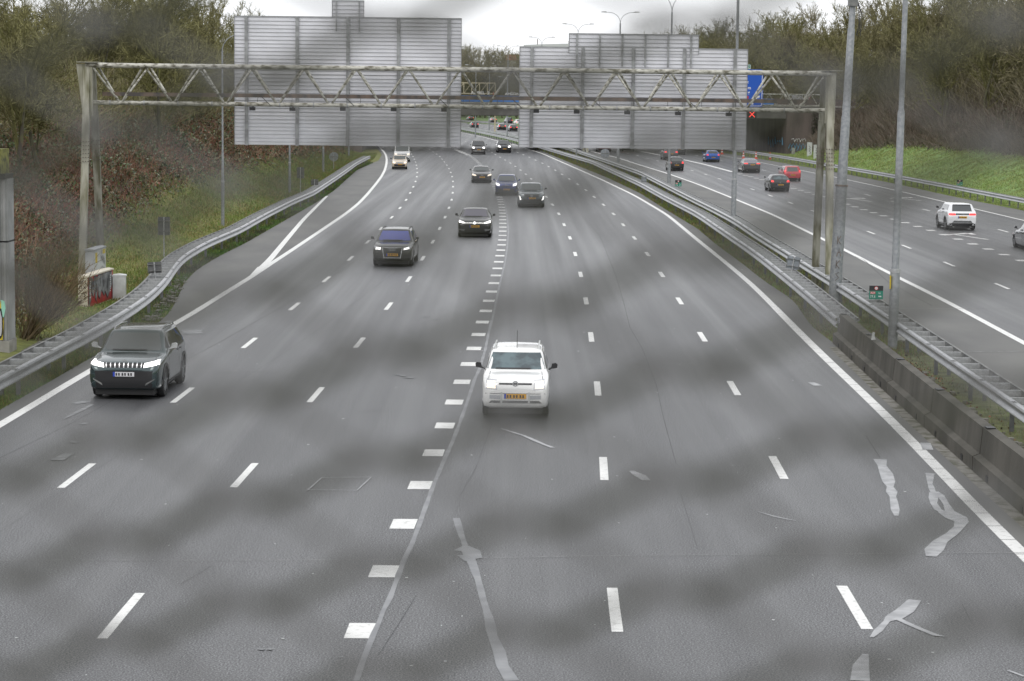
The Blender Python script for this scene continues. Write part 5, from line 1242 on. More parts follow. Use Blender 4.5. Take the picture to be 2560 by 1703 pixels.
class Car:
    def __init__(s, spec, label, px, py, away=False, dx=0.0, extra_rot=0.0, name='parked_car', cat='car', p=None, group=None):
        s.sp = spec; p = p or at(px, py)
        R, Y = body_grid(spec); s.L = spec['L']; nr, nc = R.shape[:2]
        fo, ro = spec.get('fo', .84), spec.get('ro', .80); s.yf = -s.L/2 + fo; s.yr = s.L/2 - ro; s.wr = spec.get('wr', .33)
        s.hw = spec['W'] / 2
        slope = tang(ref, p.y); th = -math.atan(slope) + extra_rot
        rot = th if not away else th + PI
        ax = s.yr if away else s.yf
        cx, cy = p.x - (-math.sin(rot) * ax), p.y - (math.cos(rot) * ax)
        s.root = empty(name, (cx, cy, .006), rot, label, cat, group)
        half = np.zeros((nr, nc, 3)); half[..., 0] = R[..., 0]; half[..., 1] = Y[:, None]; half[..., 2] = R[..., 1]
        Ra = s.wr * 1.13
        side = np.zeros((nr, nc), bool); side[:, 2:14] = True
        for yc in (s.yf, s.yr):
            dy = half[..., 1] - yc; dz = half[..., 2] - s.wr; d = np.hypot(dy, dz) + 1e-6
            k = side & (d > Ra*.86) & (d < Ra*1.14); 
            half[..., 1] = np.where(k, yc + dy / d * Ra, half[..., 1]); half[..., 2] = np.where(k, s.wr + dz / d * Ra, half[..., 2])
        V = []; F_ = []; full = []
        for i in range(nr):
            row = [tuple(half[i, j]) for j in range(nc)] + [(-half[i, j][0], half[i, j][1], half[i, j][2]) for j in range(nc - 2, 0, -1)]
            V += row
        n = 2 * nc - 2
        for i in range(nr - 1):
            for j in range(n):
                q = (j + 1) % n; f = (i*n+j, i*n+q, (i+1)*n+q, (i+1)*n+j); full.append(f)
                c_ = np.mean([V[a] for a in f], 0)
                if abs(c_[0]) > .5 * s.hw and any(math.hypot(c_[1] - yc, c_[2] - s.wr) < Ra * .985 for yc in (s.yf, s.yr)): continue
                F_.append(f)
        caps = [tuple(range(n)), tuple(range(nr*n-1, (nr-1)*n-1, -1))]; F_ += caps; full += caps
        s.bvh = BVHTree.FromPolygons([Vector(v) for v in V], full)
        me = bpy.data.meshes.new('body'); me.from_pydata(V, [], F_); me.materials.append(s.paint(spec['col']))
        me.polygons.foreach_set('use_smooth', [True] * len(me.polygons)); me.polygons[-1].use_smooth = False; me.polygons[-2].use_smooth = False
        bm = bmesh.new(); bm.from_mesh(me); bmesh.ops.recalc_face_normals(bm, faces=bm.faces); bm.to_mesh(me); bm.free()
        s.body = link(bpy.data.objects.new('body', me), s.root)
        gc = spec.get('gc', .19)
        b = MB(); b.box(-s.hw*.80, s.hw*.80, -s.L/2 + .12, s.L/2 - .12, gc - .10, spec['hc'] - .25); b.build('underbody', 'rubber', s.root)
        for yc in (s.yf, s.yr):
            for sg_ in (-1, 1): s.wheel(sg_, yc)
        s.away = away
    def paint(s, c):
        key = 'paint_%02d%02d%02d' % tuple(int(v * 99) for v in c[:3]); return paintm(key, c[:3], c[3] if len(c) > 3 else .35)
    def wheel(s, sg_, yc):
        r_ = s.wr; w_ = .21; x0 = sg_ * (s.hw - .02); e = empty('wheel', (x0, yc, r_)); e.parent = s.root
        b = MB(); b.lathe([(r_*.62, 0), (r_*.93, 0), (r_, -.03*sg_), (r_, -(w_-.03)*sg_), (r_*.93, -w_*sg_), (r_*.6, -w_*sg_)], 28, 'x'); b.build('tyre', 'rubber', e, smooth=True)
        b = MB(); b.lathe([(r_*.66, -.01*sg_), (r_*.62, -.02*sg_), (r_*.58, -.05*sg_)], 28, 'x')
        for k in range(5):
            t = 2*PI*k/5 + .3; b.bar((-.03*sg_, 0, 0), (-.022*sg_, r_*.63*math.cos(t), r_*.63*math.sin(t)), .07, .03)
        b.lathe([(0, -.012*sg_), (.06, -.012*sg_), (.07, -.04*sg_)], 14, 'x'); b.build('rim', 'rim', e)
        b = MB(); b.lathe([(0, -.07*sg_), (r_*.62, -.07*sg_)], 20, 'x'); b.build('brake_disc', 'steel_dark', e)
    def hit(s, view, a, z):
        if view == 'f': o, d = Vector((a, -10, z)), Vector((0, 1, 0))
        elif view == 'r': o, d = Vector((a, 10, z)), Vector((0, -1, 0))
        else: o, d = Vector((10 * (1 if view == 'R' else -1), a, z)), Vector((-1 if view == 'R' else 1, 0, 0))
        h = s.bvh.ray_cast(o, d)
        if h[0] is None:
            q = Vector((a, -s.L/2, z)) if view == 'f' else (Vector((a, s.L/2, z)) if view == 'r' else Vector(((s.hw if view == 'R' else -s.hw), a, z)))
            h = s.bvh.find_nearest(q)
        return h[0], h[1]
    def patch(s, name, view, quad, m, off=.006, n=8, k=5, parent=None, th=.0):
        """a panel lying on the body; quad corners (a,z): bottom-left, bottom-right, top-right, top-left"""
        g = []; q = [Vector(p) for p in quad]; base = {'f': Vector((0,-1,0)), 'r': Vector((0,1,0)), 'R': Vector((1,0,0)), 'L': Vector((-1,0,0))}[view]
        for j in range(k + 1):
            for i in range(n + 1):
                u, v = i / n, j / k; p = q[0]*(1-u)*(1-v) + q[1]*u*(1-v) + q[2]*u*v + q[3]*(1-u)*v
                h, nn = s.hit(view, p.x, p.y); 
                if nn is None: nn = base
                if nn.dot(base) < 0: nn = -nn
                g.append((h, (nn + base * .3).normalized()))
        b = MB(); N = n + 1; b.v = [tuple(h + nn * (off + th)) for h, nn in g] + [tuple(h - nn * .012) for h, nn in g]
        M0 = len(g)
        for j in range(k):
            for i in range(n): a = j*N+i; b.f.append((a, a+1, a+N+1, a+N))
        ring = [i for i in range(N)] + [j*N+n for j in range(1, k+1)] + [k*N+i for i in range(n-1, -1, -1)] + [j*N for j in range(k-1, 0, -1)]
        for a, c in zip(ring, ring[1:] + ring[:1]): b.f.append((a, c, c + M0, a + M0))
        b.mi = [0] * len(b.f)
        return b.build(name, m, parent or s.root, smooth=True)
    def sym(s, name, view, quad, m, **kw):
        if view in 'fr':
            a = s.patch(name, view, quad, m, **kw); b_ = s.patch(name, view, [(-quad[1][0], quad[1][1]), (-quad[0][0], quad[0][1]), (-quad[3][0], quad[3][1]), (-quad[2][0], quad[2][1])], m, **kw)
        else:
            a = s.patch(name, 'R', quad, m, **kw); b_ = s.patch(name, 'L', quad, m, **kw)
        return a, b_
    def glazing(s, gm='glass_dark', sm='glass_dark', rm='glass_dark', wb=.80, wt=.64, top=.10, rtop=.13, rb=.66, rt=.60, rbz=.03, bot=.035):
        sp = s.sp; h = s.hw; hc, H = sp['hc'], sp['H']
        s.patch('windscreen', 'f', [(-h*wb, hc + bot), (h*wb, hc + bot), (h*wt, H - top), (-h*wt, H - top)], gm, n=14, k=8)
        b = s.patch('wiper', 'f', [(-h*wb*.7, hc + bot), (h*wb*.5, hc + bot), (h*wb*.5, hc + bot + .025), (-h*wb*.7, hc + bot + .025)], 'trim_black', off=.014, n=8, k=1)
        s.patch('rear_window', 'r', [(-h*rb, sp['hb'] + rbz), (h*rb, sp['hb'] + rbz), (h*rt, H - rtop), (-h*rt, H - rtop)], rm, n=12, k=6)
        L_ = s.L; yc, yr_, yq = -L_/2 + sp['c']*L_, -L_/2 + sp['r']*L_, -L_/2 + sp['q']*L_; bl = sp.get('belt', hc + .02) + .045; ym = (yr_ + yq) / 2 + .02
        s.sym('side_window', 'S', [(yc + (yr_-yc)*.42, bl), (ym - .05, bl), (ym - .05, H - .115), (yr_ + .04, H - .115)], sm, n=8, k=5)
        s.sym('side_window', 'S', [(ym + .04, bl), (yq + .12, bl + .02), (yq - .12, H - .125), (ym + .04, H - .115)], sm, n=8, k=5)
        mc = sp.get('mirror', None)
        for sg_ in (-1, 1):
            b = MB(); x0 = sg_ * (h * .96); y0 = yc + (yr_ - yc) * .40; z0 = bl - .01
            b.prism([(x0 - sg_*.02, z0 + .0), (x0 + sg_*.10, z0 + .02), (x0 + sg_*.20, z0 + .04), (x0 + sg_*.21, z0 + .12), (x0 + sg_*.17, z0 + .155), (x0 + sg_*.08, z0 + .14), (x0 + sg_*.06, z0 + .05)], y0, y0 + .12, 'xz')
            b.build('mirror', mc or s.paint(sp['col']), s.root)
    def plate(s, view, z, col='plate_yellow', dx=0.0, w_=.26, h_=.055):
        pl = s.patch('number_plate', view, [(dx - w_, z - h_), (dx + w_, z - h_), (dx + w_, z + h_), (dx - w_, z + h_)], col, off=.022, n=6, k=1)
        e = (-w_, -w_ + .05) if view == 'f' else (w_ - .05, w_)
        s.patch('plate_strip', view, [(dx + e[0], z - h_), (dx + e[1], z - h_), (dx + e[1], z + h_), (dx + e[0], z + h_)], 'plate_blue', off=.026, n=1, k=1, parent=pl)
        b = MB(); y_ = s.hit(view, dx, z)[0].y + (-.030 if view == 'f' else .030); sg_ = 1 if view == 'f' else -1; random.seed(int(abs(s.root.location.x * 100)))
        for k in range(6):
            a = dx + sg_ * (-w_ + .085 + .065 * k + .018 * (k // 2)); b.box(a - .018, a + .018, y_ - .001, y_ + .001, z - .034, z + .034)
        b.build('plate_characters', 'trim_black', pl)
    def emblem(s, view, z, r_=.06, m='chrome', ring=True, dx=0):
        y_ = s.hit(view, dx, z)[0].y; b = MB(); sg_ = -1 if view == 'f' else 1
        b.lathe([(r_*.62, .022*sg_), (r_, .022*sg_), (r_, .0), (r_*.62, 0)] if ring else [(0, .02*sg_), (r_, .02*sg_), (r_, 0)], 18, 'y', (dx, y_, z)); b.build('emblem', m, s.root)
    def rails(s, m='chrome'):
        L_ = s.L; y0, y1 = -L_/2 + s.sp['r']*L_ + .1, -L_/2 + s.sp['q']*L_ - .05
        for sg_ in (-1, 1):
            x_ = sg_ * s.hw * .66; zt = lambda y: s.bvh.ray_cast(Vector((x_, y, 5)), Vector((0, 0, -1)))[0].z
            MB().tube([(x_, y0, zt(y0) - .01), (x_, y0 + .12, zt(y0 + .12) + .05), (x_, (y0+y1)/2, zt((y0+y1)/2) + .055), (x_, y1 - .12, zt(y1 - .12) + .05), (x_, y1, zt(y1) - .01)], .018, 8).build('roof_rail', m, s.root, smooth=True)
    def antenna(s, back=.5):
        y0 = -s.L/2 + s.sp['r']*s.L + .12; MB().tube([(0, y0, s.sp['H'] - .01), (0, y0 + .18, s.sp['H'] + .38)], .007, 6).build('antenna', 'trim_black', s.root)
    def doors(s):
        zb, bl = s.sp.get('gc', .19) + .12, s.sp.get('belt', s.sp['hc'] + .02) + .02
        yc, yr_, yq = [-s.L/2 + s.sp[k]*s.L for k in ('c', 'r', 'q')]; ym = (yr_ + yq) / 2
        for y0 in (yc + (yr_-yc)*.30, ym, s.yr - .34):
            s.sym('door_gap', 'S', [(y0 - .006, zb), (y0 + .006, zb), (y0 + .006, bl), (y0 - .006, bl)], 'trim_black', off=.002, n=1, k=6)
        for y0 in (ym - .22, s.yr - .55): s.sym('door_handle', 'S', [(y0, bl - .13), (y0 + .16, bl - .13), (y0 + .16, bl - .10), (y0, bl - .10)], 'trim_black', off=.02, n=2, k=1)
        h = s.hw
        for sg_ in (-1, 1): s.patch('bonnet_gap', 'f', [(sg_*h*.80 - .006, s.sp['hn'] - .02), (sg_*h*.80 + .006, s.sp['hn'] - .02), (sg_*h*.76 + .006, s.sp['hc'] - .01), (sg_*h*.76 - .006, s.sp['hc'] - .01)], 'trim_black', off=.002, n=1, k=6)
    def arches(s, m='trim_black'):
        for yc in (s.yf, s.yr):
            for v in 'RL':
                b = MB(); Ra = s.wr * 1.13; vs = []; sg_ = 1 if v == 'R' else -1
                for k in range(17):
                    t = math.radians(-12 + 204 * k / 16)
                    for rr_ in (Ra, Ra + .07):
                        p = (yc + rr_ * math.cos(t), s.wr + rr_ * math.sin(t)); h = s.hit(v, *p)[0]; vs.append((h.x + sg_ * .012, p[0], p[1]))
                b.add(vs, [(2*i, 2*i+1, 2*i+3, 2*i+2) for i in range(16)]); b.build('wheel_arch', m, s.root)
    def sill(s, m='trim_black', z1=.36):
        s.sym('side_sill', 'S', [(s.yf + s.wr*1.2, s.sp.get('gc', .19) + .03), (s.yr - s.wr*1.2, s.sp.get('gc', .19) + .03), (s.yr - s.wr*1.2, z1), (s.yf + s.wr*1.2, z1)], m, n=6, k=2)
    def rear(s, lamp=None, tz=.88, th_=.16, tw=.30, pz=.80, bump='trim_black', lit='tail_on', col='plate_yellow', inner=0.0, bz=.45):
        h = s.hw; x1 = h * .90; x0 = x1 - tw
        s.sym('tail_lamp', 'r', lamp or [(x0, tz), (x1, tz), (x1 - .02, tz + th_), (x0 + .04, tz + th_)], lit, off=.012, n=6, k=3)
        s.patch('rear_bumper', 'r', [(-h*.82, s.sp.get('gc', .19) + .06), (h*.82, s.sp.get('gc', .19) + .06), (h*.86, bz), (-h*.86, bz)], bump, off=.010, n=8, k=3)
        s.plate('r', pz, col); s.emblem('r', pz + .17, .045)
        for sg_ in (-1, 1):
            y0 = s.L/2 - .35; MB().box(-.05 + sg_*.5, .05 + sg_*.5, y0, y0 + .3, .18, .24).build('exhaust', 'steel_dark', s.root)
    def grille(s, quad, m='trim_black', bars=0, vertical=False, chrome='chrome'):
        g_ = s.patch('grille', 'f', quad, m, off=.008, n=8, k=4)
        for k in range(bars):
            t = (k + .5) / bars; q = [Vector(p) for p in quad]
            if vertical:
                a, c = q[0].lerp(q[1], t), q[3].lerp(q[2], t); s.patch('grille_bar', 'f', [(a.x-.012, a.y), (a.x+.012, a.y), (c.x+.012, c.y), (c.x-.012, c.y)], chrome, off=.016, n=1, k=3, parent=g_)
            else:
                a, c = q[0].lerp(q[3], t), q[1].lerp(q[2], t); s.patch('grille_bar', 'f', [(a.x, a.y-.008), (c.x, c.y-.008), (c.x, c.y+.008), (a.x, a.y+.008)], chrome, off=.016, n=8, k=1, parent=g_)
        return g_
def lampset(c, quad, m='lamp_on', housing=None, inner=None):
    if housing: c.sym('headlamp_housing', 'f', housing, 'lamp_off', off=.006, n=6, k=3)
    c.sym('headlight', 'f', quad, m, off=.014, n=6, k=3)

SUV = dict(L=4.5, W=1.87, H=1.66, hn=.98, hc=1.10, c=.26, r=.42, q=.86, hb=1.08, g=.74, gc=.22, wr=.36, belt=1.13)
HATCH = dict(L=4.15, W=1.77, H=1.45, hn=.80, hc=.98, c=.26, r=.44, q=.84, hb=.98, g=.70, gc=.18, wr=.31, belt=.99)
SEDAN = dict(L=4.8, W=1.86, H=1.45, hn=.78, hc=.96, c=.27, r=.43, q=.68, hb=1.02, g=.70, gc=.17, wr=.33, belt=.97, sedan=True)
def S(base, **k): d = dict(base); d.update(k); return d

# 1 dark green crossover, nearest left
c = Car(S(SUV, W=1.80, L=4.3, H=1.58, hn=.95, hc=1.06, belt=1.08, hb=1.04, col=(.040,.066,.070,.5), mirror='cab_white'), 'dark grey-green crossover with white bar headlights in the leftmost lane, nearest car', 326, 990, name='passenger_car')
c.glazing(gm='glass_grey', top=.09); c.rails('chrome'); c.arches(); c.sill(); c.doors()
lampset(c, [(.48, .80), (.84, .86), (.82, .95), (.50, .90)])
c.grille([(-.48, .80), (.48, .80), (.49, .91), (-.49, .91)], bars=9, vertical=True)
c.patch('lower_bumper', 'f', [(-.78, .30), (.78, .30), (.84, .72), (-.84, .72)], 'trim_black', off=.008, n=12, k=4); c.plate('f', .64, 'plate_white')
c.sym('bumper_blade', 'f', [(.52, .36), (.74, .50), (.76, .54), (.54, .42)], 'steel_dark', off=.014, n=4, k=1); c.rear(); c.emblem('f', .94, .05)
# 2 white compact, centre
c = Car(dict(L=3.55, W=1.60, H=1.50, hn=.90, hc=1.02, c=.22, r=.42, q=.90, hb=1.0, g=.77, gc=.20, wr=.29, belt=1.00, fo=.72, ro=.60, col=(.86,.86,.85,0), mirror='trim_black'), 'small white boxy hatchback with roof rails in the centre of the photo', 1289, 1036, name='passenger_car')
c.glazing(gm='glass_teal', wb=.86, wt=.71, top=.10); c.rails('cab_white'); c.antenna(); c.rear(); c.doors()
lampset(c, [(.46, .70), (.66, .71), (.655, .86), (.47, .86)], 'lamp_warm', housing=[(.42, .67), (.69, .69), (.68, .90), (.44, .89)])
c.grille([(-.38, .79), (.38, .79), (.39, .825), (-.39, .825)]); c.emblem('f', .815, .065)
c.patch('bumper_band', 'f', [(-.70, .575), (.70, .575), (.70, .59), (-.70, .59)], 'steel_dark', n=10, k=1)
c.sym('fog_panel', 'f', [(.34, .44), (.60, .46), (.60, .55), (.34, .54)], 'cab_grey', n=4, k=2); c.patch('lower_grille', 'f', [(-.62, .36), (.62, .36), (.56, .42), (-.56, .42)], 'steel_dark', n=8, k=2)
c.sym('bumper_rib', 'f', [(.30, .36), (.345, .36), (.345, .62), (.30, .62)], 'cab_white', off=.02, n=1, k=3); c.plate('f', .52)
# 3 large dark SUV with blue windscreen
c = Car(S(SUV, L=4.6, W=1.80, H=1.58, hn=.92, hc=1.05, wr=.35, belt=1.06, hb=1.02, col=(.030,.030,.026,.5)), 'large black SUV with blue-tinted windscreen and big framed grille', 984, 664, name='passenger_car', extra_rot=-.02)
c.glazing(gm='glass_blue'); c.rails('trim_black'); c.sill(); c.rear(lit='tail_off'); c.doors()
c.sym('headlamp_housing', 'f', [(.48, .74), (.82, .78), (.82, .89), (.50, .84)], 'lamp_off', off=.006, n=6, k=3)
c.patch('headlight', 'f', [(-.74, .76), (-.52, .74), (-.50, .84), (-.72, .86)], 'lamp_on', off=.014, n=6, k=3); c.patch('headlight', 'f', [(.50, .74), (.75, .79), (.73, .87), (.52, .82)], 'lamp_on', off=.014, n=6, k=3)
c.patch('grille_frame', 'f', [(-.38, .38), (.38, .38), (.46, .85), (-.46, .85)], 'chrome', off=.006, n=8, k=5); c.patch('grille', 'f', [(-.34, .41), (.34, .41), (.42, .82), (-.42, .82)], 'trim_black', off=.014, n=8, k=5)
for k in range(4): c.emblem('f', .76, .045, dx=-.105 + .07 * k)
c.sym('air_intake', 'f', [(.44, .40), (.78, .40), (.80, .55), (.48, .53)], 'trim_black', n=5, k=2); c.plate('f', .53, dx=0)
# 4 black electric saloon with light bar
c = Car(S(SEDAN, L=4.9, W=1.84, H=1.48, hn=.88, hc=1.03, belt=1.03, hb=1.08, q=.66, c=.22, r=.42, wr=.36, col=(.02,.02,.022,.4), mirror='trim_black'), 'black saloon with a thin white light bar across its nose', 1187, 592, name='passenger_car')
c.glazing(gm='glass_lilac', wb=.84, wt=.68, top=.06); c.rear(lit='tail_off')
lampset(c, [(.52, .75), (.84, .79), (.84, .90), (.54, .81)]); c.patch('light_bar', 'f', [(-.56, .768), (.56, .768), (.56, .792), (-.56, .792)], 'lamp_on', off=.012, n=12, k=1); c.emblem('f', .78, .075, 'lamp_on', ring=False)
c.patch('lower_grille', 'f', [(-.60, .26), (.60, .26), (.72, .46), (-.72, .46)], 'rubber', n=10, k=3); c.sym('bumper_blade', 'f', [(.56, .34), (.80, .40), (.82, .46), (.52, .45)], 'sign_back', off=.014, n=4, k=1); c.plate('f', .60)
# 5 grey crossover with dark roof-line
c = Car(S(SUV, L=4.5, W=1.83, H=1.62, col=(.16,.19,.205,.6), mirror='trim_black'), 'blue-grey crossover with vertical daytime lights, just right of the small blue car', 1328, 517.7, name='passenger_car')
c.glazing(gm='glass_grey', wb=.84, wt=.66, top=.08); c.arches(); c.sill(); c.rear(lit='tail_off')
c.patch('lower_bumper', 'f', [(-.66, .30), (.66, .30), (.78, .60), (-.78, .60)], 'trim_black', n=10, k=3); c.grille([(-.44, .68), (.44, .68), (.54, .90), (-.54, .90)], 'trim_black', bars=4, chrome='sign_back'); c.emblem('f', .80, .08)
c.sym('headlamp_housing', 'f', [(.54, .84), (.82, .88), (.82, .93), (.56, .90)], 'lamp_off', n=4, k=1); c.sym('headlight', 'f', [(.70, .50), (.80, .52), (.86, .80), (.78, .76)], 'lamp_on', off=.014, n=3, k=5); c.plate('f', .63); c.patch('skid_plate', 'f', [(-.5, .27), (.5, .27), (.56, .31), (-.56, .31)], 'chrome', off=.016, n=6, k=1)
# 6 small blue car
c = Car(S(HATCH, L=4.08, W=1.75, H=1.56, hn=.90, hc=1.03, belt=1.04, c=.22, r=.42, col=(.03,.05,.21,.5)), 'small dark blue hatchback with bright round-edged headlights', 1266, 487.8, name='passenger_car', extra_rot=-.05)
c.glazing(gm='glass_grey'); c.antenna(); c.rear(lit='tail_off'); lampset(c, [(.52, .70), (.78, .78), (.82, .94), (.50, .86)]); c.emblem('f', .82, .085)
c.patch('lower_bumper', 'f', [(-.64, .26), (.64, .26), (.74, .50), (-.74, .50)], 'trim_black', n=10, k=3); c.grille([(-.40, .70), (.40, .70), (.34, .76), (-.34, .76)]); c.plate('f', .46)
# 7 dark hatch
c = Car(S(HATCH, W=1.78, H=1.43, col=(.055,.05,.05,.5)), 'dark grey hatchback with orange-tinted headlights left of the small blue car', 1204, 456.7, name='passenger_car')
c.glazing(gm='glass_grey'); c.rear(lit='tail_off'); lampset(c, [(.50, .60), (.82, .66), (.84, .79), (.52, .70)], 'lamp_warm'); c.grille([(-.44, .36), (.44, .36), (.50, .72), (-.50, .72)])
for k in range(4): c.emblem('f', .66, .035, dx=-.09 + .06 * k)
c.patch('lower_bumper', 'f', [(-.74, .24), (.74, .24), (.78, .34), (-.78, .34)], 'trim_black', n=10, k=2); c.plate('f', .50)
# 8 boxy dark 4x4
c = Car(S(SUV, L=4.5, W=1.89, H=1.76, hn=1.02, hc=1.12, belt=1.14, c=.25, r=.36, q=.93, g=.80, col=(.06,.055,.05,.5), mirror='trim_black'), 'dark boxy off-roader with round headlights in the gap between the signs', 1196, 386.2, name='passenger_car')
c.glazing(wb=.80, wt=.74); c.rear(lit='tail_off'); lampset(c, [(.54, .80), (.80, .80), (.80, .98), (.54, .98)], 'lamp_on'); c.grille([(-.46, .80), (.46, .80), (.46, .98), (-.46, .98)], bars=2); c.patch('lower_bumper', 'f', [(-.70, .36), (.70, .36), (.74, .58), (-.74, .58)], 'steel_dark', n=8, k=2); c.plate('f', .64)
# 9 black low SUV with white glare
c = Car(S(SUV, L=4.8, W=1.94, H=1.66, col=(.05,.05,.052,.7), mirror='trim_black'), 'black sports SUV with four glaring lights, right of the boxy off-roader', 1260, 382, name='passenger_car')
c.glazing(); c.rear(lit='tail_off'); lampset(c, [(.50, .74), (.84, .80), (.82, .98), (.54, .92)]); c.grille([(-.50, .50), (.50, .50), (.52, .64), (-.52, .64)]); c.patch('lower_bumper', 'f', [(-.8, .30), (.8, .30), (.84, .62), (-.84, .62)], 'trim_black', n=8, k=2); c.plate('f', .54)
# 10 beige small car
c = Car(dict(L=3.7, W=1.62, H=1.46, hn=.86, hc=.98, c=.26, r=.42, q=.90, hb=.98, g=.78, gc=.2, wr=.29, belt=.97, col=(.70,.60,.48,.1), mirror='trim_black'), 'small cream-coloured car driving in front of the white van', 999, 422.8, name='passenger_car')
c.glazing(gm='glass_grey', wb=.84, wt=.74); c.rear(lit='tail_off'); lampset(c, [(.44, .60), (.70, .62), (.70, .76), (.46, .76)], 'lamp_warm'); c.grille([(-.40, .62), (.40, .62), (.40, .73), (-.40, .73)], 'cab_grey', bars=2); c.patch('lower_bumper', 'f', [(-.72, .26), (.72, .26), (.74, .52), (-.74, .52)], 'trim_black', n=8, k=3); c.plate('f', .50)
# 11 white van
c = Car(dict(L=4.9, W=1.90, H=1.93, hn=1.02, hc=1.18, c=.16, r=.30, q=.955, hb=1.20, g=.86, gc=.22, wr=.33, belt=1.18, fo=.9, ro=.95, col=(.82,.82,.82,0), mirror='trim_black'), 'white delivery van behind the small cream car, below the left sign', 1005, 404.5, name='van', cat='van')
c.glazing(gm='glass_grey', wb=.84, wt=.78, top=.16); c.rear(lit='tail_off'); lampset(c, [(.58, .76), (.86, .80), (.84, .98), (.60, .96)], 'lamp_warm'); c.grille([(-.52, .86), (.52, .86), (.52, .93), (-.52, .93)]); c.patch('lower_bumper', 'f', [(-.84, .30), (.84, .30), (.86, .58), (-.86, .58)], 'trim_black', n=8, k=3); c.plate('f', .48)
# receding traffic
def rec(spec, label, px, py, **k):
    lk = {a: k.pop(a) for a in list(k) if a in ('lamp', 'tz', 'th_', 'tw', 'pz', 'bump', 'lit', 'col', 'bz')}
    gz = {a: k.pop(a) for a in list(k) if a in ('gm', 'sm', 'rm', 'rb', 'rt', 'rtop', 'rbz')}
    c = Car(spec, label, px, py, away=True, name='passenger_car', **k); c.glazing(**gz)
    if c.root.location.y < 215: c.doors()
    c.rear(**lk); lampset(c, [(.5, .6), (.76, .64), (.76, .76), (.52, .72)], 'lamp_off'); return c
c = rec(S(SUV, L=4.6, W=1.84, H=1.60, col=(.10,.10,.105,.5)), 'dark grey crossover with braking lights, partly behind a median lamp post', 1676, 400, tz=.92, pz=.78); c.rails()
c = rec(S(HATCH, W=1.66, H=1.47, L=3.6, col=(.012,.012,.013,.3), hb=1.0), 'small black hatchback behind the median lamp post with the orange sticker', 1689, 426.8, rm='glass_grey', tz=.78, th_=.18, tw=.20, pz=.60)
c = rec(S(HATCH, W=1.8, H=1.5, col=(.015,.015,.015,.3)), 'black car hidden behind the grey crossover at the sign edge', 1697, 387)
c = rec(S(HATCH, W=1.74, H=1.43, L=3.85, hb=1.02, col=(.02,.13,.55,.4)), 'bright blue hatchback below the lower right corner of the sign', 1780.5, 405.3, tz=.80, th_=.17, tw=.24, pz=.56, bump='trim_black', bz=.36)
c.patch('spoiler', 'r', [(-.5, 1.31), (.5, 1.31), (.48, 1.35), (-.48, 1.35)], 'spray_white' if 0 else 'chrome', n=6, k=1)
c = rec(S(SEDAN, L=4.75, W=1.86, H=1.44, col=(.11,.11,.115,.6), hb=1.04, hc=.95), 'grey fastback saloon with sleek roof ahead of the red car', 1877.4, 431.6, rm='glass_lilac', tz=.90, th_=.10, tw=.40, pz=.84, rt=.58, rb=.64)
c = rec(dict(L=3.5, W=1.66, H=1.43, hn=.86, hc=1.0, c=.22, r=.40, q=.90, hb=.92, g=.80, gc=.19, wr=.28, belt=.98, fo=.7, ro=.5, col=(.52,.035,.05,.1), mirror='trim_black'), 'small bright red hatchback with a dark rounded rear window', 1979, 453, rm='glass_grey', tz=.84, th_=.20, tw=.12, pz=.58, rbz=-.02, bump='spray_pink' if 0 else 'trim_black', bz=.30, rb=.62, rt=.56)
c = rec(S(HATCH, L=3.7, W=1.70, H=1.38, hb=.97, col=(.014,.014,.016,.4)), 'glossy black hatchback nearest behind the red car', 1946.7, 478.3, rm='glass_teal', tz=.78, th_=.14, tw=.24, pz=.56, bz=.34)
c = rec(S(SUV, L=4.2, W=1.77, H=1.60, hb=1.06, col=(.80,.81,.83,.0), mirror='trim_black'), 'white crossover with black roof-edge spoiler and wide red tail lamps at the right', 2398.7, 575, rm='glass_dark', tz=.90, th_=.10, tw=.40, pz=.78, bz=.44, rbz=.06)
c.arches(); c.sill(); c.patch('tail_band', 'r', [(-.42, .92), (.42, .92), (.40, 1.00), (-.40, 1.00)], 'trim_black', off=.009, n=8, k=2); c.patch('bumper_arch', 'r', [(-.60, .46), (.60, .46), (.50, .58), (-.50, .58)], 'sign_back', off=.012, n=8, k=2); c.patch('spoiler', 'r', [(-.52, 1.46), (.52, 1.46), (.50, 1.50), (-.50, 1.50)], 'trim_black', off=.02, n=6, k=1)
c = rec(S(SEDAN, L=4.7, W=1.85, H=1.46, col=(.045,.045,.05,.5), hb=1.03), 'dark car cut off by the right edge of the photo', 2612, 629, rm='glass_teal')
c = rec(S(SUV, H=1.6, col=(.10,.03,.03,.3)), 'dark red car whose lower half shows beneath the right sign beside the round sign back', 1510.8, 380)
c = rec(S(SUV, W=1.85, H=1.8, col=(.3,.3,.31,.3)), 'vehicle of which only wheels and bumper show beneath the right sign', 1569.6, 378.7)
for sp, lab, px, py, kw in [
    (S(HATCH, col=(.02,.02,.02,.3)), 'tiny black car with red lights farthest left under the overpass', 1177.4, 301.5, {}),
    (S(SUV, H=1.55, col=(.03,.04,.045,.3)), 'black car with red lights under the overpass near the median sign', 1187, 320, {}),
    (S(SEDAN, col=(.16,.16,.165,.4)), 'faint grey car in the middle distance under the overpass', 1233.8, 306.5, {}),
    (S(HATCH, H=1.5, W=1.85, col=(.02,.02,.025,.3)), 'black car left of the two black cars queueing under the overpass', 1255, 325.5, {}),
    (S(SUV, H=1.8, col=(.025,.03,.07,.3)), 'tall dark blue car with a bright roof under the overpass', 1273, 309, {}),
    (S(SUV, H=1.55, col=(.02,.02,.02,.3)), 'black car right of the two black cars queueing under the overpass', 1283.6, 329, {}),
    (S(SUV, col=(.75,.75,.76,0)), 'white car half hidden by the left edge of the right sign', 1297, 314, {})]:
    rec(sp, lab, px, py, **kw)

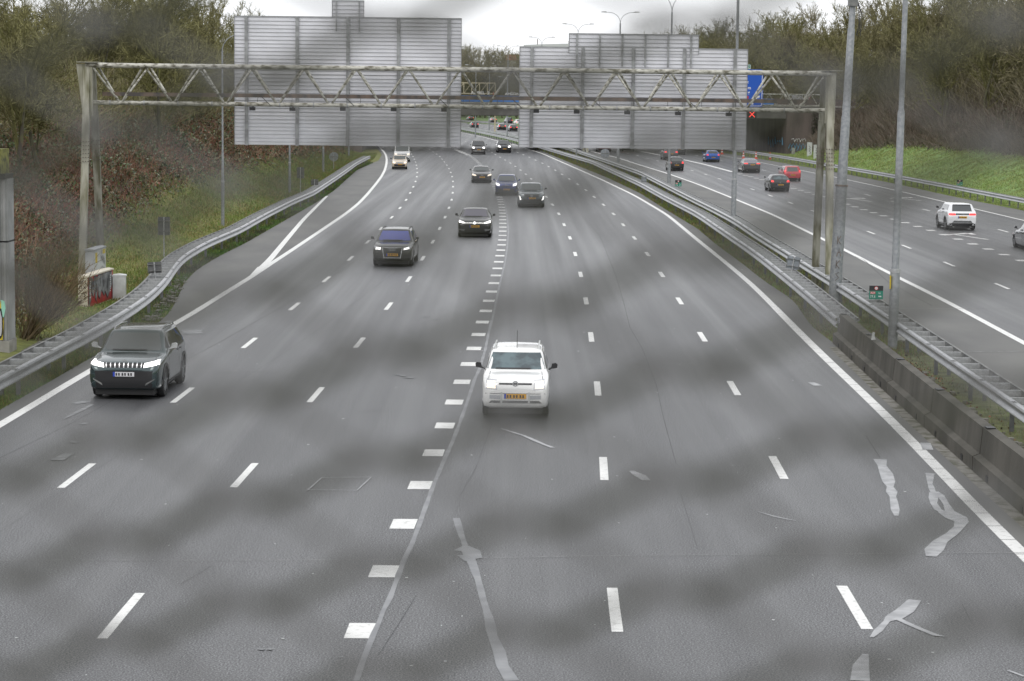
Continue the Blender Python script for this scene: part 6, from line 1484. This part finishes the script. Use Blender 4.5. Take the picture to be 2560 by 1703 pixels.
# ------------------------------------------------------------------ expanded-metal fence of the bridge we look through (strongly out of focus)
mat('mesh_steel', (.12,.12,.122), .6, .1)
fe = empty('mesh_fence', (0, .47, 7.45), -math.atan(.388), 'blurred diamond mesh fence of the bridge right in front of the lens', 'fence')
FW, FH = .0335, .0233          # column spacing, row spacing along the fence
kx = (1338 - 1280) / 5600 * .47 / math.cos(math.atan(.388)); q_ = atY(1338, 1309, .468); kz = q_.z - 7.45
b = MB()
def fbar(x0, z0, x1, z1, w_, tilt, dp=.0004):
    """one strand of expanded metal: a thin flat bar, twisted so that its face looks up (tilt > 0) or down (tilt < 0)"""
    d = Vector((x1 - x0, 0, z1 - z0)).normalized(); pn = Vector((-d.z, 0, d.x)); Yv = Vector((0, 1, 0))
    nr = (pn * math.cos(tilt) + Yv * math.sin(tilt)) * (w_ / 2 / math.cos(tilt)); o = (Yv * math.cos(tilt) - pn * math.sin(tilt)) * dp
    a = Vector((x0, 0, z0)); c = Vector((x1, 0, z1))
    b.add([a - nr - o, a + nr - o, a + nr + o, a - nr + o, c - nr - o, c + nr - o, c + nr + o, c - nr + o], [(0,1,2,3),(7,6,5,4),(0,4,5,1),(1,5,6,2),(2,6,7,3),(3,7,4,0)])
HB_ = .0052
for i in range(-26, 27):
    for j in range(-24, 20):
        x_ = kx + i * FW; z_ = kz + (j + (.5 if i % 2 else 0)) * FH
        for e_ in (-1, 1): fbar(x_ + e_ * HB_ * .35, z_, x_ + e_ * HB_ * 1.5, z_, .0050, -.6)
        fbar(x_ - HB_ * .35, z_, x_ + HB_ * .35, z_, .0024, -.6)
        fbar(x_ + HB_, z_, x_ + FW - HB_, z_ + FH / 2, .0030, -.75)         # rising to the right, face turned down
        fbar(x_ + HB_, z_, x_ + FW - HB_, z_ - FH / 2, .0015, .75)          # falling to the right, face turned up
b.build('diamond_mesh', 'mesh_steel', fe)
for s_ in (-1, 1): MB().box(s_ * .93 - .025, s_ * .93 + .025, -.02, .03, -1.3, .5).build('post', 'mesh_steel', fe)
MB().box(-.95, .95, -.02, .02, .47, .51).build('top_rail', 'mesh_steel', fe)
MB().box(-.95, .95, -.02, .02, -.60, -.565).build('bottom_rail', 'mesh_steel', fe)
